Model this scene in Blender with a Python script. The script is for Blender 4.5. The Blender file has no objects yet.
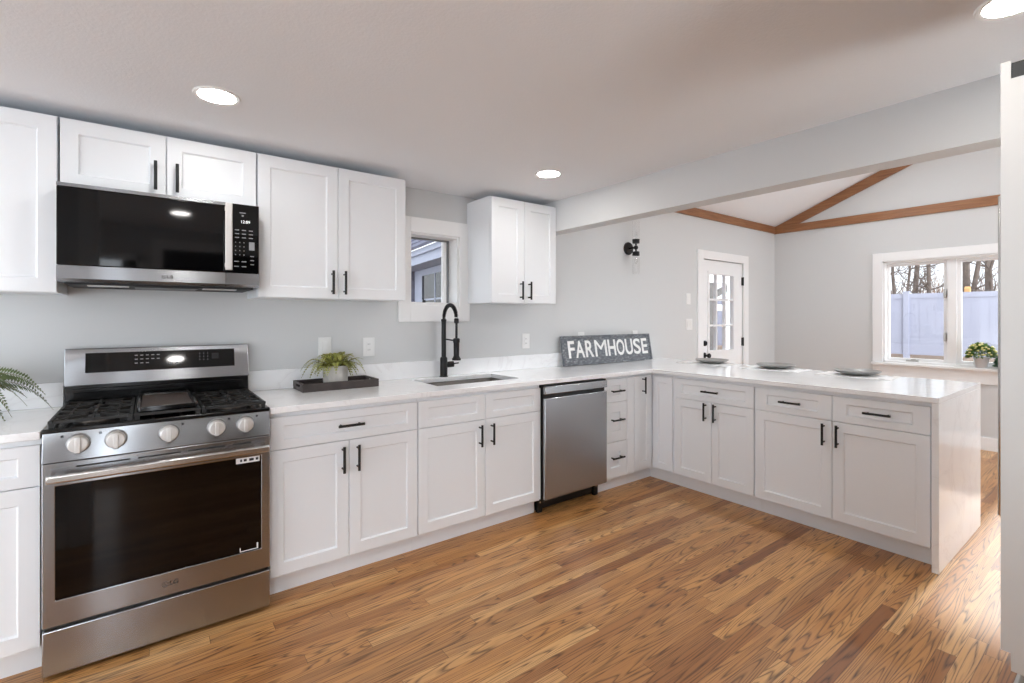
import bpy, bmesh, math, random
from mathutils import Vector, Matrix
R = random.Random(7)
C = bpy.context.scene.collection
sc = bpy.context.scene

# ------------------------------------------------------------------ camera, world, sun, exposure
YAW = 0.6446
cam_d = bpy.data.cameras.new('camera'); cam = bpy.data.objects.new('camera', cam_d); C.objects.link(cam)
cam.location = (-3.3969, -2.5753, 1.3385); cam.rotation_euler = (math.pi/2, 0, -YAW)
cam_d.sensor_fit = 'HORIZONTAL'; cam_d.sensor_width = 36; cam_d.lens = 36*485.4/1024
cam_d.shift_y = -(341.5-317.67)/1024; cam_d.clip_start = 0.02; cam_d.clip_end = 300
sc.camera = cam
sc.view_settings.view_transform = 'Standard'; sc.view_settings.look = 'None'
sc.view_settings.exposure = 0.39; sc.view_settings.gamma = 1.0; sc.view_settings.use_curve_mapping = False
sc.cycles.use_denoising = True
sc.cycles.max_bounces = 10; sc.cycles.diffuse_bounces = 6; sc.cycles.glossy_bounces = 5; sc.cycles.transmission_bounces = 6; sc.cycles.transparent_max_bounces = 12
sc.cycles.sample_clamp_indirect = 8.0; sc.cycles.caustics_reflective = False; sc.cycles.caustics_refractive = False
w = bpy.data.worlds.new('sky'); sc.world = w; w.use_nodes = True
# overcast sky: calm towards the yard (+x), made brighter on the unseen side (-x, -y) and below the horizon for fill
SKY, SKY_FILL, LOW_FILL_YARD, LOW_FILL = 1.2, 5.5, 3.0, 4.6
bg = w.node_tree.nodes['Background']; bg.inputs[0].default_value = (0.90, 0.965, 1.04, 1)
_nt = w.node_tree
def _map(v, a, b, c, d):
    n = _nt.nodes.new('ShaderNodeMapRange')
    for k, x in ((0, v), (1, a), (2, b), (3, c), (4, d)):
        if isinstance(x, (int, float)): n.inputs[k].default_value = x
        else: _nt.links.new(x, n.inputs[k])
    return n.outputs[0]
wt = _nt.nodes.new('ShaderNodeTexCoord'); ws = _nt.nodes.new('ShaderNodeSeparateXYZ'); _nt.links.new(wt.outputs['Generated'], ws.inputs[0])
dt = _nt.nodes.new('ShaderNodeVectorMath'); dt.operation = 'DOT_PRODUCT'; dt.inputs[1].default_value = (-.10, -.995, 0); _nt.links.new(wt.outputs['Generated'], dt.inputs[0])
up = _map(dt.outputs['Value'], .20, .75, SKY, SKY_FILL); dn = _map(dt.outputs['Value'], .3, .8, LOW_FILL_YARD, LOW_FILL)
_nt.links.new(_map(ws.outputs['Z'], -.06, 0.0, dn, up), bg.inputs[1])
SUN_STRENGTH, SUN_ELEV, SUN_SIDE = 2.7, 25.5, 0.02
sd = bpy.data.lights.new('sun', 'SUN'); sun = bpy.data.objects.new('sun', sd); C.objects.link(sun)
sun.location = (12, -3, 8); sd.energy = SUN_STRENGTH; sd.angle = math.radians(2.5); sd.color = (1.0, 0.97, 0.94)
sun.rotation_euler = Vector((-1, SUN_SIDE, -math.tan(math.radians(SUN_ELEV)))).to_track_quat('-Z', 'Y').to_euler()
LAMP = 70.0          # radiance of the recessed ceiling lamps
FAR_FILL = 125.0  # radiance of the unseen lamps added in the far room's vault
UPLIGHT, UPL_Z = 25.0, .8  # added unseen uplights: radiance and height

# ------------------------------------------------------------------ materials
def lin(c):
    return tuple((x/255/12.92 if x/255 <= .04045 else ((x/255+.055)/1.055)**2.4) for x in c) + (1,)
def mat(name, rgb, rough=.5, metal=0., spec=.5, coat=0., emit=0., bump=0., bscale=60., vary=0., vscale=8., aniso=0., coat_rough=.05):
    m = bpy.data.materials.new(name); m.use_nodes = True
    nt = m.node_tree; b = nt.nodes['Principled BSDF']
    b.inputs['Base Color'].default_value = lin(rgb); b.inputs['Roughness'].default_value = rough
    b.inputs['Metallic'].default_value = metal; b.inputs['Specular IOR Level'].default_value = spec
    b.inputs['Coat Weight'].default_value = coat; b.inputs['Coat Roughness'].default_value = coat_rough
    if emit: b.inputs['Emission Color'].default_value = lin(rgb); b.inputs['Emission Strength'].default_value = emit
    if aniso:
        b.inputs['Anisotropic'].default_value = aniso
        t = nt.nodes.new('ShaderNodeTangent'); t.direction_type = 'RADIAL'; t.axis = 'Z'; b.inputs['Anisotropic Rotation'].default_value = .25
        nt.links.new(t.outputs[0], b.inputs['Tangent'])
    if bump or vary:
        tc = nt.nodes.new('ShaderNodeTexCoord')
    if bump:
        n = nt.nodes.new('ShaderNodeTexNoise'); n.inputs['Scale'].default_value = bscale; n.inputs['Detail'].default_value = 3
        bp = nt.nodes.new('ShaderNodeBump'); bp.inputs['Strength'].default_value = bump; bp.inputs['Distance'].default_value = .01
        nt.links.new(tc.outputs['Object'], n.inputs['Vector']); nt.links.new(n.outputs['Fac'], bp.inputs['Height'])
        nt.links.new(bp.outputs[0], b.inputs['Normal'])
    if vary:
        n = nt.nodes.new('ShaderNodeTexNoise'); n.inputs['Scale'].default_value = vscale; n.inputs['Detail'].default_value = 4
        r = nt.nodes.new('ShaderNodeValToRGB'); c = lin(rgb)
        r.color_ramp.elements[0].position = .3; r.color_ramp.elements[1].position = .7
        r.color_ramp.elements[0].color = tuple(x*(1-vary) for x in c[:3]) + (1,)
        r.color_ramp.elements[1].color = tuple(min(1, x*(1+vary)) for x in c[:3]) + (1,)
        nt.links.new(tc.outputs['Object'], n.inputs['Vector']); nt.links.new(n.outputs['Fac'], r.inputs[0])
        nt.links.new(r.outputs[0], b.inputs['Base Color'])
    return m
def nodes(name, rough=.5):
    m = bpy.data.materials.new(name); m.use_nodes = True; nt = m.node_tree
    return m, nt, nt.nodes['Principled BSDF']
def mth(nt, op, a, b=None, c=None):
    n = nt.nodes.new('ShaderNodeMath'); n.operation = op
    for i, v in enumerate((a, b, c)):
        if v is None: continue
        if isinstance(v, (int, float)): n.inputs[i].default_value = v
        else: nt.links.new(v, n.inputs[i])
    return n.outputs[0]
def comb(nt, x, y, z):
    n = nt.nodes.new('ShaderNodeCombineXYZ')
    for i, v in enumerate((x, y, z)):
        if isinstance(v, (int, float)): n.inputs[i].default_value = v
        else: nt.links.new(v, n.inputs[i])
    return n.outputs[0]
def noise(nt, vec, scale, detail=3, rough=.5, dist=0.):
    n = nt.nodes.new('ShaderNodeTexNoise'); n.inputs['Scale'].default_value = scale; n.inputs['Detail'].default_value = detail
    n.inputs['Roughness'].default_value = rough; n.inputs['Distortion'].default_value = dist
    nt.links.new(vec, n.inputs['Vector']); return n.outputs['Fac']
def ramp(nt, fac, stops):
    r = nt.nodes.new('ShaderNodeValToRGB'); cr = r.color_ramp
    while len(cr.elements) > 1: cr.elements.remove(cr.elements[-1])
    cr.elements[0].position, cr.elements[0].color = stops[0]
    for p, c in stops[1:]:
        e = cr.elements.new(p); e.color = c
    nt.links.new(fac, r.inputs[0]); return r.outputs[0]
def mixc(nt, fac, a, b, mode='MIX'):
    n = nt.nodes.new('ShaderNodeMix'); n.data_type = 'RGBA'; n.blend_type = mode
    for k, v in ((0, fac), (6, a), (7, b)):
        if isinstance(v, (int, float)): n.inputs[k].default_value = v
        elif isinstance(v, tuple): n.inputs[k].default_value = v
        else: nt.links.new(v, n.inputs[k])
    return n.outputs[2]

def floor_material():
    m, nt, b = nodes('oak_strip_floor')
    g = nt.nodes.new('ShaderNodeTexCoord'); s = nt.nodes.new('ShaderNodeSeparateXYZ'); nt.links.new(g.outputs['Object'], s.inputs[0])
    x, y = s.outputs[0], s.outputs[1]
    W, L = .060, 1.05
    row = mth(nt, 'FLOOR', mth(nt, 'DIVIDE', y, W))
    wn = nt.nodes.new('ShaderNodeTexWhiteNoise'); wn.noise_dimensions = '1D'; nt.links.new(row, wn.inputs['W'])
    xs = mth(nt, 'ADD', x, mth(nt, 'MULTIPLY', wn.outputs['Value'], 7.3))
    xd = mth(nt, 'DIVIDE', xs, L)
    col = mth(nt, 'FLOOR', xd)
    wn2 = nt.nodes.new('ShaderNodeTexWhiteNoise'); wn2.noise_dimensions = '2D'; nt.links.new(comb(nt, row, col, 0), wn2.inputs['Vector'])
    seed = wn2.outputs['Value']
    yl = mth(nt, 'FRACT', mth(nt, 'DIVIDE', y, W))
    # cathedral rings: contour lines of a smooth field that is stretched along the board
    gv = comb(nt, mth(nt, 'MULTIPLY', x, .80), mth(nt, 'MULTIPLY', y, 15.0), mth(nt, 'MULTIPLY', seed, 60.0))
    f = noise(nt, gv, 1.0, 1.2, .4, .12)
    rings = mth(nt, 'FRACT', mth(nt, 'MULTIPLY', f, 19.0))
    fv = comb(nt, mth(nt, 'MULTIPLY', x, 7.0), mth(nt, 'MULTIPLY', y, 210.0), seed)
    fine = noise(nt, fv, 1.0, 4, .65)
    rr = ramp(nt, rings, [(0, (1, 1, 1, 1)), (.10, (.55, .55, .55, 1)), (.32, (0, 0, 0, 1)), (.80, (.06, .06, .06, 1)), (1, (1, 1, 1, 1))])
    amt = mth(nt, 'MULTIPLY', rr, ramp(nt, fine, [(.25, (.35, .35, .35, 1)), (.6, (1, 1, 1, 1))]))
    base = ramp(nt, seed, [(0, lin((132, 80, 40))), (.15, lin((178, 122, 68))), (.4, lin((220, 164, 100))), (.6, lin((196, 138, 79))), (.8, lin((236, 186, 124))), (1, lin((156, 102, 54)))])
    tone = noise(nt, comb(nt, mth(nt, 'MULTIPLY', x, .8), mth(nt, 'MULTIPLY', y, 9.0), seed), 1.0, 2)
    base = mixc(nt, mth(nt, 'MULTIPLY', tone, .55), base, lin((146, 92, 46)))
    c = mixc(nt, mth(nt, 'MULTIPLY', amt, .92), base, lin((60, 32, 15)))
    c = mixc(nt, mth(nt, 'MULTIPLY', ramp(nt, fine, [(.5, (0, 0, 0, 1)), (.75, (1, 1, 1, 1))]), .35), c, lin((84, 52, 30)))
    # joints
    e1 = mth(nt, 'LESS_THAN', yl, .022)
    e2 = mth(nt, 'LESS_THAN', mth(nt, 'FRACT', xd), .0022)
    j = mth(nt, 'MAXIMUM', e1, e2)
    c = mixc(nt, mth(nt, 'MULTIPLY', j, .6), c, lin((48, 28, 16)))
    nt.links.new(c, b.inputs['Base Color'])
    b.inputs['Roughness'].default_value = .38; b.inputs['Specular IOR Level'].default_value = .4
    b.inputs['Coat Weight'].default_value = .3; b.inputs['Coat Roughness'].default_value = .10
    bp = nt.nodes.new('ShaderNodeBump'); bp.inputs['Strength'].default_value = .08; bp.inputs['Distance'].default_value = .002
    nt.links.new(mth(nt, 'SUBTRACT', mth(nt, 'MULTIPLY', fine, .5), j), bp.inputs['Height']); nt.links.new(bp.outputs[0], b.inputs['Normal'])
    return m
def quartz_material():
    m, nt, b = nodes('white_quartz')
    g = nt.nodes.new('ShaderNodeTexCoord')
    f = noise(nt, g.outputs['Object'], 1.6, 5, .6, 1.2)
    v = mth(nt, 'ABSOLUTE', mth(nt, 'SUBTRACT', f, .5))
    c = ramp(nt, v, [(0, lin((238, 238, 239))), (.012, lin((244, 245, 246))), (.05, lin((246, 247, 248)))])
    nt.links.new(c, b.inputs['Base Color'])
    b.inputs['Roughness'].default_value = .12; b.inputs['Specular IOR Level'].default_value = .5
    return m
def wood_trim_material():
    m, nt, b = nodes('stained_trim_wood')
    g = nt.nodes.new('ShaderNodeTexCoord')
    mp = nt.nodes.new('ShaderNodeMapping'); mp.inputs['Scale'].default_value = (2.0, 2.0, 30.0); nt.links.new(g.outputs['Object'], mp.inputs[0])
    f = noise(nt, mp.outputs[0], 2.0, 5, .6, .4)
    nt.links.new(ramp(nt, f, [(.3, lin((128, 84, 52))), (.7, lin((164, 114, 76)))]), b.inputs['Base Color'])
    b.inputs['Roughness'].default_value = .45
    return m
def glass_material(name, refl=.08, tint=(1, 1, 1)):
    m = bpy.data.materials.new(name); m.use_nodes = True; nt = m.node_tree
    nt.nodes.clear(); o = nt.nodes.new('ShaderNodeOutputMaterial'); mx = nt.nodes.new('ShaderNodeMixShader')
    t = nt.nodes.new('ShaderNodeBsdfTransparent'); t.inputs[0].default_value = tint + (1,)
    gl = nt.nodes.new('ShaderNodeBsdfGlossy'); gl.inputs['Roughness'].default_value = .01
    lw = nt.nodes.new('ShaderNodeLayerWeight')        # the same on both faces of a pane
    k = mth(nt, 'MULTIPLY_ADD', mth(nt, 'POWER', lw.outputs['Facing'], 5.0), .9-refl, refl*.8)
    nt.links.new(k, mx.inputs[0]); nt.links.new(t.outputs[0], mx.inputs[1]); nt.links.new(gl.outputs[0], mx.inputs[2]); nt.links.new(mx.outputs[0], o.inputs[0])
    return m
def sign_material():
    m, nt, b = nodes('distressed_charcoal_paint')
    g = nt.nodes.new('ShaderNodeTexCoord')
    mp = nt.nodes.new('ShaderNodeMapping'); mp.inputs['Scale'].default_value = (4, 20, 14); nt.links.new(g.outputs['Object'], mp.inputs[0])
    f = noise(nt, mp.outputs[0], 6.0, 8, .7)
    f2 = noise(nt, mp.outputs[0], 1.6, 4, .7)
    c = ramp(nt, f, [(.25, lin((78, 82, 87))), (.5, lin((104, 108, 114))), (.70, lin((168, 171, 175)))])
    c = mixc(nt, ramp(nt, f2, [(.64, (0, 0, 0, 1)), (.72, (1, 1, 1, 1))]), c, lin((205, 206, 208)))
    nt.links.new(c, b.inputs['Base Color']); b.inputs['Roughness'].default_value = .7
    return m

M = dict(
    wall=mat('wall_paint_grey', (211, 212, 212), .85, bump=.05, bscale=300),
    ceil=mat('ceiling_paint', (236, 238, 241), .9, bump=.12, bscale=110),
    fceil=mat('vault_ceiling_paint', (243, 245, 248), .9),
    trim=mat('white_trim_paint', (240, 240, 240), .4),
    cab=mat('white_cabinet_paint', (236, 239, 242), .38),
    floor=floor_material(), quartz=quartz_material(), wood=wood_trim_material(),
    black=mat('matte_black_metal', (22, 22, 23), .4, .3),
    steel=mat('brushed_stainless', (177, 180, 184), .25, 1., aniso=.88),
    steel_dk=mat('dark_stainless', (150, 150, 149), .32, 1., aniso=.75),
    fridge=mat('satin_fridge_steel', (186, 184, 181), .42, 1., aniso=.6),
    chrome=mat('satin_chrome', (214, 213, 211), .22, 1.),
    knob=mat('knob_satin_metal', (226, 224, 221), .35, .6),
    glassblk=mat('black_glass', (7, 7, 8), .05, spec=.38),
    blackpl=mat('black_plastic', (14, 14, 15), .35),
    enamel=mat('black_enamel', (12, 12, 13), .18),
    iron=mat('cast_iron', (34, 33, 32), .55, bump=.1, bscale=400),
    griddle=mat('griddle_coating', (86, 74, 68), .45, .35),
    plastic=mat('white_plastic', (236, 236, 235), .4),
    slot=mat('dark_slot', (40, 40, 42), .7),
    ink=mat('grey_print', (140, 142, 145), .6),
    disp=mat('display_glow', (235, 238, 240), .5, emit=.8),
    lamp=mat('lamp_diffuser', (255, 252, 248), .5, emit=LAMP),
    farfill=mat('far_fill_diffuser', (248, 252, 255), .5, emit=FAR_FILL),  # glow of the added far-room fill lamps
    uplight=mat('fill_uplight_panel', (248, 252, 255), .5, emit=UPLIGHT),  # glow of the added uplights
    mwlens=mat('frosted_lens', (205, 205, 203), .3),
    glass=glass_material('window_glass', .05), shade=glass_material('clear_shade_glass', .14),
    sign=sign_material(), white=mat('white_sign_paint', (238, 238, 236), .6, vary=.06, vscale=40),
    tray=mat('dark_stained_wood', (64, 56, 54), .6, vary=.25, vscale=14),
    metalcap=mat('pale_handle_insert', (188, 186, 182), .4, .6),
    pot=mat('chalky_stone_pot', (196, 192, 186), .85, bump=.5, bscale=35, vary=.14, vscale=22),
    fern=mat('fern_green', (158, 160, 84), .55, vary=.35, vscale=30),
    ferndk=mat('dark_fern_green', (92, 108, 62), .5, vary=.4, vscale=30),
    stem=mat('plant_stem', (104, 98, 58), .6),
    soil=mat('potting_soil', (58, 46, 38), .95),
    plate=mat('grey_stoneware', (150, 149, 147), .35, vary=.06, vscale=30),
    placemat=mat('white_woven_placemat', (240, 240, 239), .8, vary=.03, vscale=26, bump=.3, bscale=250),
    bluepot=mat('pale_glazed_pot', (206, 210, 216), .35),
    leaf=mat('leaf_green', (92, 122, 54), .5, vary=.35, vscale=40),
    leafdk=mat('deep_leaf_green', (48, 92, 58), .5, vary=.4, vscale=40),
    flower=mat('pale_yellow_petals', (214, 206, 128), .6, vary=.15, vscale=60),
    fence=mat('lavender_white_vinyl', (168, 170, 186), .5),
    ground=mat('leaf_litter', (120, 100, 84), .95, vary=.3, vscale=3),
    bark=mat('grey_bark', (104, 92, 84), .9, vary=.25, vscale=6),
    brush=mat('dry_brush', (142, 112, 88), .9, vary=.4, vscale=5),
    post=mat('bare_pine_post', (206, 160, 104), .8, vary=.12, vscale=10),
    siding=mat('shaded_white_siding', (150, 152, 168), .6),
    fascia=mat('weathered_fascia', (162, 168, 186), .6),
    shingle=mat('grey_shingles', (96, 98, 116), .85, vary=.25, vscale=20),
    darkwood=mat('dark_screen', (96, 92, 88), .8, vary=.2, vscale=8),
    sinksteel=mat('sink_steel', (104, 100, 96), .35, 1.),
    plaster=mat('hall_paint', (70, 69, 68), .85),
)

# ------------------------------------------------------------------ mesh helpers
ORG = {}
class MB:
    def __init__(s): s.bm = bmesh.new()
    def _f(s, vs, m):
        try:
            f = s.bm.faces.new(vs); f.material_index = m; return f
        except ValueError: return None
    def box(s, x0, x1, y0, y1, z0, z1, m=0):
        v = [s.bm.verts.new(p) for p in ((x0,y0,z0),(x1,y0,z0),(x1,y1,z0),(x0,y1,z0),(x0,y0,z1),(x1,y0,z1),(x1,y1,z1),(x0,y1,z1))]
        for q in ((3,2,1,0),(4,5,6,7),(0,1,5,4),(1,2,6,5),(2,3,7,6),(3,0,4,7)): s._f([v[i] for i in q], m)
        return s
    def loft(s, loops, m=0, cap0=True, cap1=True, closed=True):
        L = [[s.bm.verts.new(p) for p in lp] for lp in loops]; n = len(L[0])
        for a, b in zip(L, L[1:]):
            for i in range(n if closed else n-1):
                j = (i+1) % n; s._f([a[i], a[j], b[j], b[i]], m)
        if cap0: s._f(L[0][::-1], m)
        if cap1: s._f(L[-1], m)
        return s
    def tube(s, pts, r, n=10, m=0, caps=True):
        pts = [Vector(p) for p in pts]; rs = r if isinstance(r, (list, tuple)) else [r]*len(pts)
        loops = []; up = None
        for i, p in enumerate(pts):
            t = (pts[min(i+1, len(pts)-1)] - pts[max(i-1, 0)]).normalized()
            if up is None: up = Vector((0,0,1)) if abs(t.z) < .9 else Vector((1,0,0))
            u = t.cross(up)
            if u.length < 1e-5: u = t.cross(Vector((0,1,0)))
            u.normalize(); v = u.cross(t).normalized(); up = v
            loops.append([p + (u*math.cos(2*math.pi*k/n) + v*math.sin(2*math.pi*k/n))*rs[i] for k in range(n)])
        return s.loft(loops, m, caps, caps)
    def cyl(s, p0, p1, r, r1=None, n=20, m=0): return s.tube([p0, p1], [r, r if r1 is None else r1], n, m)
    def lathe(s, c, prof, n=32, m=0, axis='z', caps=True):
        c = Vector(c); loops = []
        for r, h in prof:
            lp = []
            for k in range(n):
                a = 2*math.pi*k/n; ca, sa = math.cos(a)*r, math.sin(a)*r
                lp.append(c + (Vector((ca, sa, h)) if axis == 'z' else Vector((ca, -h, sa)) if axis == 'y' else Vector((h, ca, sa))))
            loops.append(lp)
        return s.loft(loops, m, caps, caps)
    def prism(s, pts, axis, a, b, m=0):
        def P(p, d): return (d, p[0], p[1]) if axis == 'x' else (p[0], d, p[1]) if axis == 'y' else (p[0], p[1], d)
        return s.loft([[P(p, a) for p in pts], [P(p, b) for p in pts]], m)
    def cells(s, us, vs, keep, axis, a, b, m=0):
        """slab with holes: grid cells (i, j) for which keep(centre) holds, extruded from a to b along axis"""
        def P(u, v, d): return (d, u, v) if axis == 'x' else (u, d, v) if axis == 'y' else (u, v, d)
        A = {}
        def vert(i, j, k):
            key = (i, j, k)
            if key not in A: A[key] = s.bm.verts.new(P(us[i], vs[j], a if k == 0 else b))
            return A[key]
        K = {(i, j) for i in range(len(us)-1) for j in range(len(vs)-1) if keep((us[i]+us[i+1])/2, (vs[j]+vs[j+1])/2)}
        for i, j in K:
            for k in (0, 1): s._f([vert(i,j,k), vert(i+1,j,k), vert(i+1,j+1,k), vert(i,j+1,k)], m)
            for (di, dj, p, q) in ((-1,0,(i,j),(i,j+1)), (1,0,(i+1,j),(i+1,j+1)), (0,-1,(i,j),(i+1,j)), (0,1,(i,j+1),(i+1,j+1))):
                if (i+di, j+dj) not in K: s._f([vert(*p,0), vert(*q,0), vert(*q,1), vert(*p,1)], m)
        return s
    def text(s, body, size, fn, m=0, extrude=.0006, bold=0.):
        cu = bpy.data.curves.new('t', 'FONT'); cu.body = body; cu.size = size; cu.extrude = extrude; cu.align_x = 'CENTER'; cu.align_y = 'CENTER'; cu.offset = bold
        o = bpy.data.objects.new('t', cu); C.objects.link(o)
        me = o.to_mesh(); base = [s.bm.verts.new(fn(v.co.x, v.co.y, v.co.z)) for v in me.vertices]
        for p in me.polygons: s._f([base[i] for i in p.vertices], m)
        o.to_mesh_clear(); bpy.data.objects.remove(o); bpy.data.curves.remove(cu)
        return s
    def build(s, name, mats, parent=None, bevel=0., smooth=True, recalc=True, seg=2, loc=None):
        if not isinstance(mats, (list, tuple)): mats = [mats]
        if recalc: bmesh.ops.recalc_face_normals(s.bm, faces=s.bm.faces)
        org = ORG[parent.name] if parent else Vector(loc or (0,0,0))
        bmesh.ops.translate(s.bm, verts=s.bm.verts, vec=-org)
        me = bpy.data.meshes.new(name); s.bm.to_mesh(me); s.bm.free()
        for x in mats: me.materials.append(M[x] if isinstance(x, str) else x)
        if smooth:
            for p in me.polygons: p.use_smooth = True
            me.set_sharp_from_angle(angle=math.radians(35))
        o = bpy.data.objects.new(name, me); C.objects.link(o)
        if parent: o.parent = parent
        else: o.location = org
        ORG[o.name] = org
        if bevel:
            bv = o.modifiers.new('bevel', 'BEVEL'); bv.width = bevel; bv.segments = seg; bv.limit_method = 'ANGLE'; bv.angle_limit = math.radians(40)
        return o
def tag(o, label, cat, group=None, kind=None):
    o['label'] = label; o['category'] = cat
    if group: o['group'] = group
    if kind: o['kind'] = kind
    return o
def thing(name, label, cat, loc, group=None, kind=None):
    o = bpy.data.objects.new(name, None); C.objects.link(o); o.location = loc; o.empty_display_size = .1
    ORG[o.name] = Vector(loc); return tag(o, label, cat, group, kind)
def struct(o):
    o['kind'] = 'structure'; return o
def sthing(name, loc):
    o = bpy.data.objects.new(name, None); C.objects.link(o); o.location = loc; o['kind'] = 'structure'; ORG[o.name] = Vector(loc); return o
def children(o): return [c for c in bpy.data.objects if c.parent == o]
def copytree(o, loc, label=None, rz=0, group=None):
    def rec(s, par):
        c = s.copy(); C.objects.link(c)
        if par: c.parent = par
        for ch in children(s): rec(ch, c)
        return c
    c = rec(o, None); c.location = loc; c.rotation_euler = (0, 0, rz)
    if label: c['label'] = label
    if group: c['group'] = group
    return c

# ------------------------------------------------------------------ the setting
WY, FX, CZ = .535, 3.38, 2.24            # back wall plane, far wall plane, kitchen ceiling
KZ = .920                                # counter height
BX0, BX1, BZ = -.875, -.745, 2.004       # header between kitchen and far room
RY, SL = -4.2, .405                      # far room's other side and roof pitch
ridge_y = (WY+RY)/2; EZ = 2.56; RZ = EZ + SL*(WY-ridge_y)

mb = MB(); mb.box(-6.6, FX+.1, -5.2, WY+.1, -.12, 0); struct(mb.build('floor', 'floor'))
mb = MB(); mb.box(-6.6, BX0, -5.2, WY+.1, CZ, CZ+.12); struct(mb.build('ceiling', 'ceil'))
# far room ceiling: two slopes
mb = MB()
mb.prism([(WY+.1, EZ-.04), (WY+.1, EZ+.1), (ridge_y, RZ+.14), (ridge_y, RZ)], 'x', BX1+.001, FX+.12)
mb.prism([(RY-.1, EZ-.04), (RY-.1, EZ+.1), (ridge_y, RZ+.14), (ridge_y, RZ)], 'x', BX1+.001, FX+.12)
struct(mb.build('ceiling_vault', 'fceil', smooth=False))
# back wall (range, sink, glazed door)
W1 = (-1.945, -1.555, 1.425, 1.932); D1 = (1.645, 2.548, 0, 2.012)
def inside(u, v, h): return h[0] < u < h[1] and h[2] < v < h[3]
mb = MB(); mb.cells([-6.6, W1[0], W1[1], D1[0], D1[1], FX+.12], [0, W1[2], W1[3], D1[3], EZ], lambda u, v: not inside(u, v, W1) and not inside(u, v, D1), 'y', WY, WY+.16)
struct(mb.build('wall_back', 'wall', smooth=False))
# far wall with the triple window, and its gable
W2 = (-2.47, -.673, .83, 1.98)
mb = MB(); mb.cells([RY-.12, W2[0], W2[1], WY], [0, W2[2], W2[3], EZ-.03], lambda u, v: not inside(u, v, W2), 'x', FX, FX+.16)
mb.prism([(WY, EZ-.03), (RY, EZ-.03), (ridge_y, RZ-.03)], 'x', FX, FX+.16)
struct(mb.build('wall_right', 'wall', smooth=False))
# far room's other long wall with an added opening for daylight
W3 = (1.3, 3.1, .02, 2.1)
mb = MB(); mb.cells([BX1, W3[0], W3[1], FX], [0, W3[2], W3[3], EZ-.03], lambda u, v: not inside(u, v, W3), 'y', RY-.12, RY)
struct(mb.build('wall_front', 'wall', smooth=False))
# header and the wall above it
mb = MB(); mb.box(BX0, BX1, -3.2, WY, BZ, CZ+.12)
mb.prism([(WY, CZ+.1), (RY, CZ+.1), (RY, EZ-.03), (ridge_y, RZ-.03), (WY, EZ-.03)], 'x', BX0+.03, BX1)
struct(mb.build('trim_header_beam', 'wall', smooth=False))
# kitchen side behind the camera: wall with doorway to an unlit hall, return stub, living side
HD = (-3.27, -2.36, 0, 2.03)
W5 = (-6.3, -3.42, .12, 1.96)  # added window opening for fill daylight from behind the camera
mb = MB(); mb.cells([-6.6, W5[0], W5[1], HD[0], HD[1], BX1], [0, W5[2], W5[3], HD[3], CZ], lambda u, v: not inside(u, v, HD) and not inside(u, v, W5), 'y', -3.32, -3.2)
struct(mb.build('wall_behind', 'wall', smooth=False))
mb = MB(); mb.box(BX0, BX1, RY-.12, -3.2, 0, EZ-.03); struct(mb.build('wall_return', 'wall', smooth=False))
mb = MB(); mb.box(-3.6, -3.48, -5.0, -3.32, 0, CZ); mb.box(-2.2, -2.08, -5.0, -3.32, 0, CZ); mb.box(-3.6, -2.08, -5.12, -5.0, 0, CZ); struct(mb.build('wall_hall', 'plaster', smooth=False))
mb = MB(); mb.box(-4.0, -3.70, -1.62, -1.50, 0, CZ); struct(mb.build('wall_left', 'wall', smooth=False))
W4 = (-3.0, .2, .12, 2.12)  # added window opening for fill daylight from the living side
mb = MB(); mb.cells([-3.2, W4[0], W4[1], WY+.16], [0, W4[2], W4[3], CZ], lambda u, v: not inside(u, v, W4), 'x', -6.6, -6.48)
struct(mb.build('wall_living', 'wall', smooth=False))
mb = MB(); mb.box(-3.70, -3.66, -1.64, -1.48, 0, CZ); mb.box(-3.76, -3.70, -1.498, -1.482, 0, CZ); struct(mb.build('trim_stub', 'trim'))
mb = MB()
for a, b in ((HD[0]-.09, HD[0]), (HD[1], HD[1]+.0)):
    if b > a: mb.box(a, b, -3.2, -3.182, 0, HD[3]+.09)
mb.box(HD[0], HD[1], -3.2, -3.182, HD[3], HD[3]+.09); struct(mb.build('trim_doorway', 'trim'))
# baseboards
mb = MB(); mb.box(FX-.016, FX, RY, WY, 0, .12); mb.box(FX-.012, FX, RY, WY, .12, .13); struct(mb.build('baseboard_right', 'trim'))
mb = MB(); mb.box(.95, 1.545, WY-.016, WY, 0, .13); mb.box(2.655, FX-.02, WY-.016, WY, 0, .13); struct(mb.build('baseboard_back', 'trim'))
mb = MB(); mb.box(-6.4, -3.37, -3.2, -3.184, 0, .11); struct(mb.build('baseboard_behind', 'trim'))
mb = MB(); mb.box(-4.0, -3.77, -1.5, -1.484, 0, .14); struct(mb.build('baseboard_left', 'trim'))

# stained boards round the vault
mb = MB(); mb.box(BX1+.01, FX-.022, WY-.022, WY, EZ-.092, EZ); struct(mb.build('trim_1', 'wood', bevel=.002))
mb = MB(); mb.box(FX-.022, FX, RY, WY, EZ-.098, EZ); struct(mb.build('trim_2', 'wood', bevel=.002))
mb = MB(); mb.prism([(WY-.02, EZ), (WY-.02-.29, EZ), (ridge_y, RZ-.122), (ridge_y, RZ-.006)], 'x', FX-.024, FX-.001); struct(mb.build('trim_3', 'wood', bevel=.002))
mb = MB(); mb.prism([(RY+.02, EZ), (RY+.02+.29, EZ), (ridge_y, RZ-.122), (ridge_y, RZ-.006)], 'x', FX-.024, FX-.001); struct(mb.build('trim_4', 'wood', bevel=.002))

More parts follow.
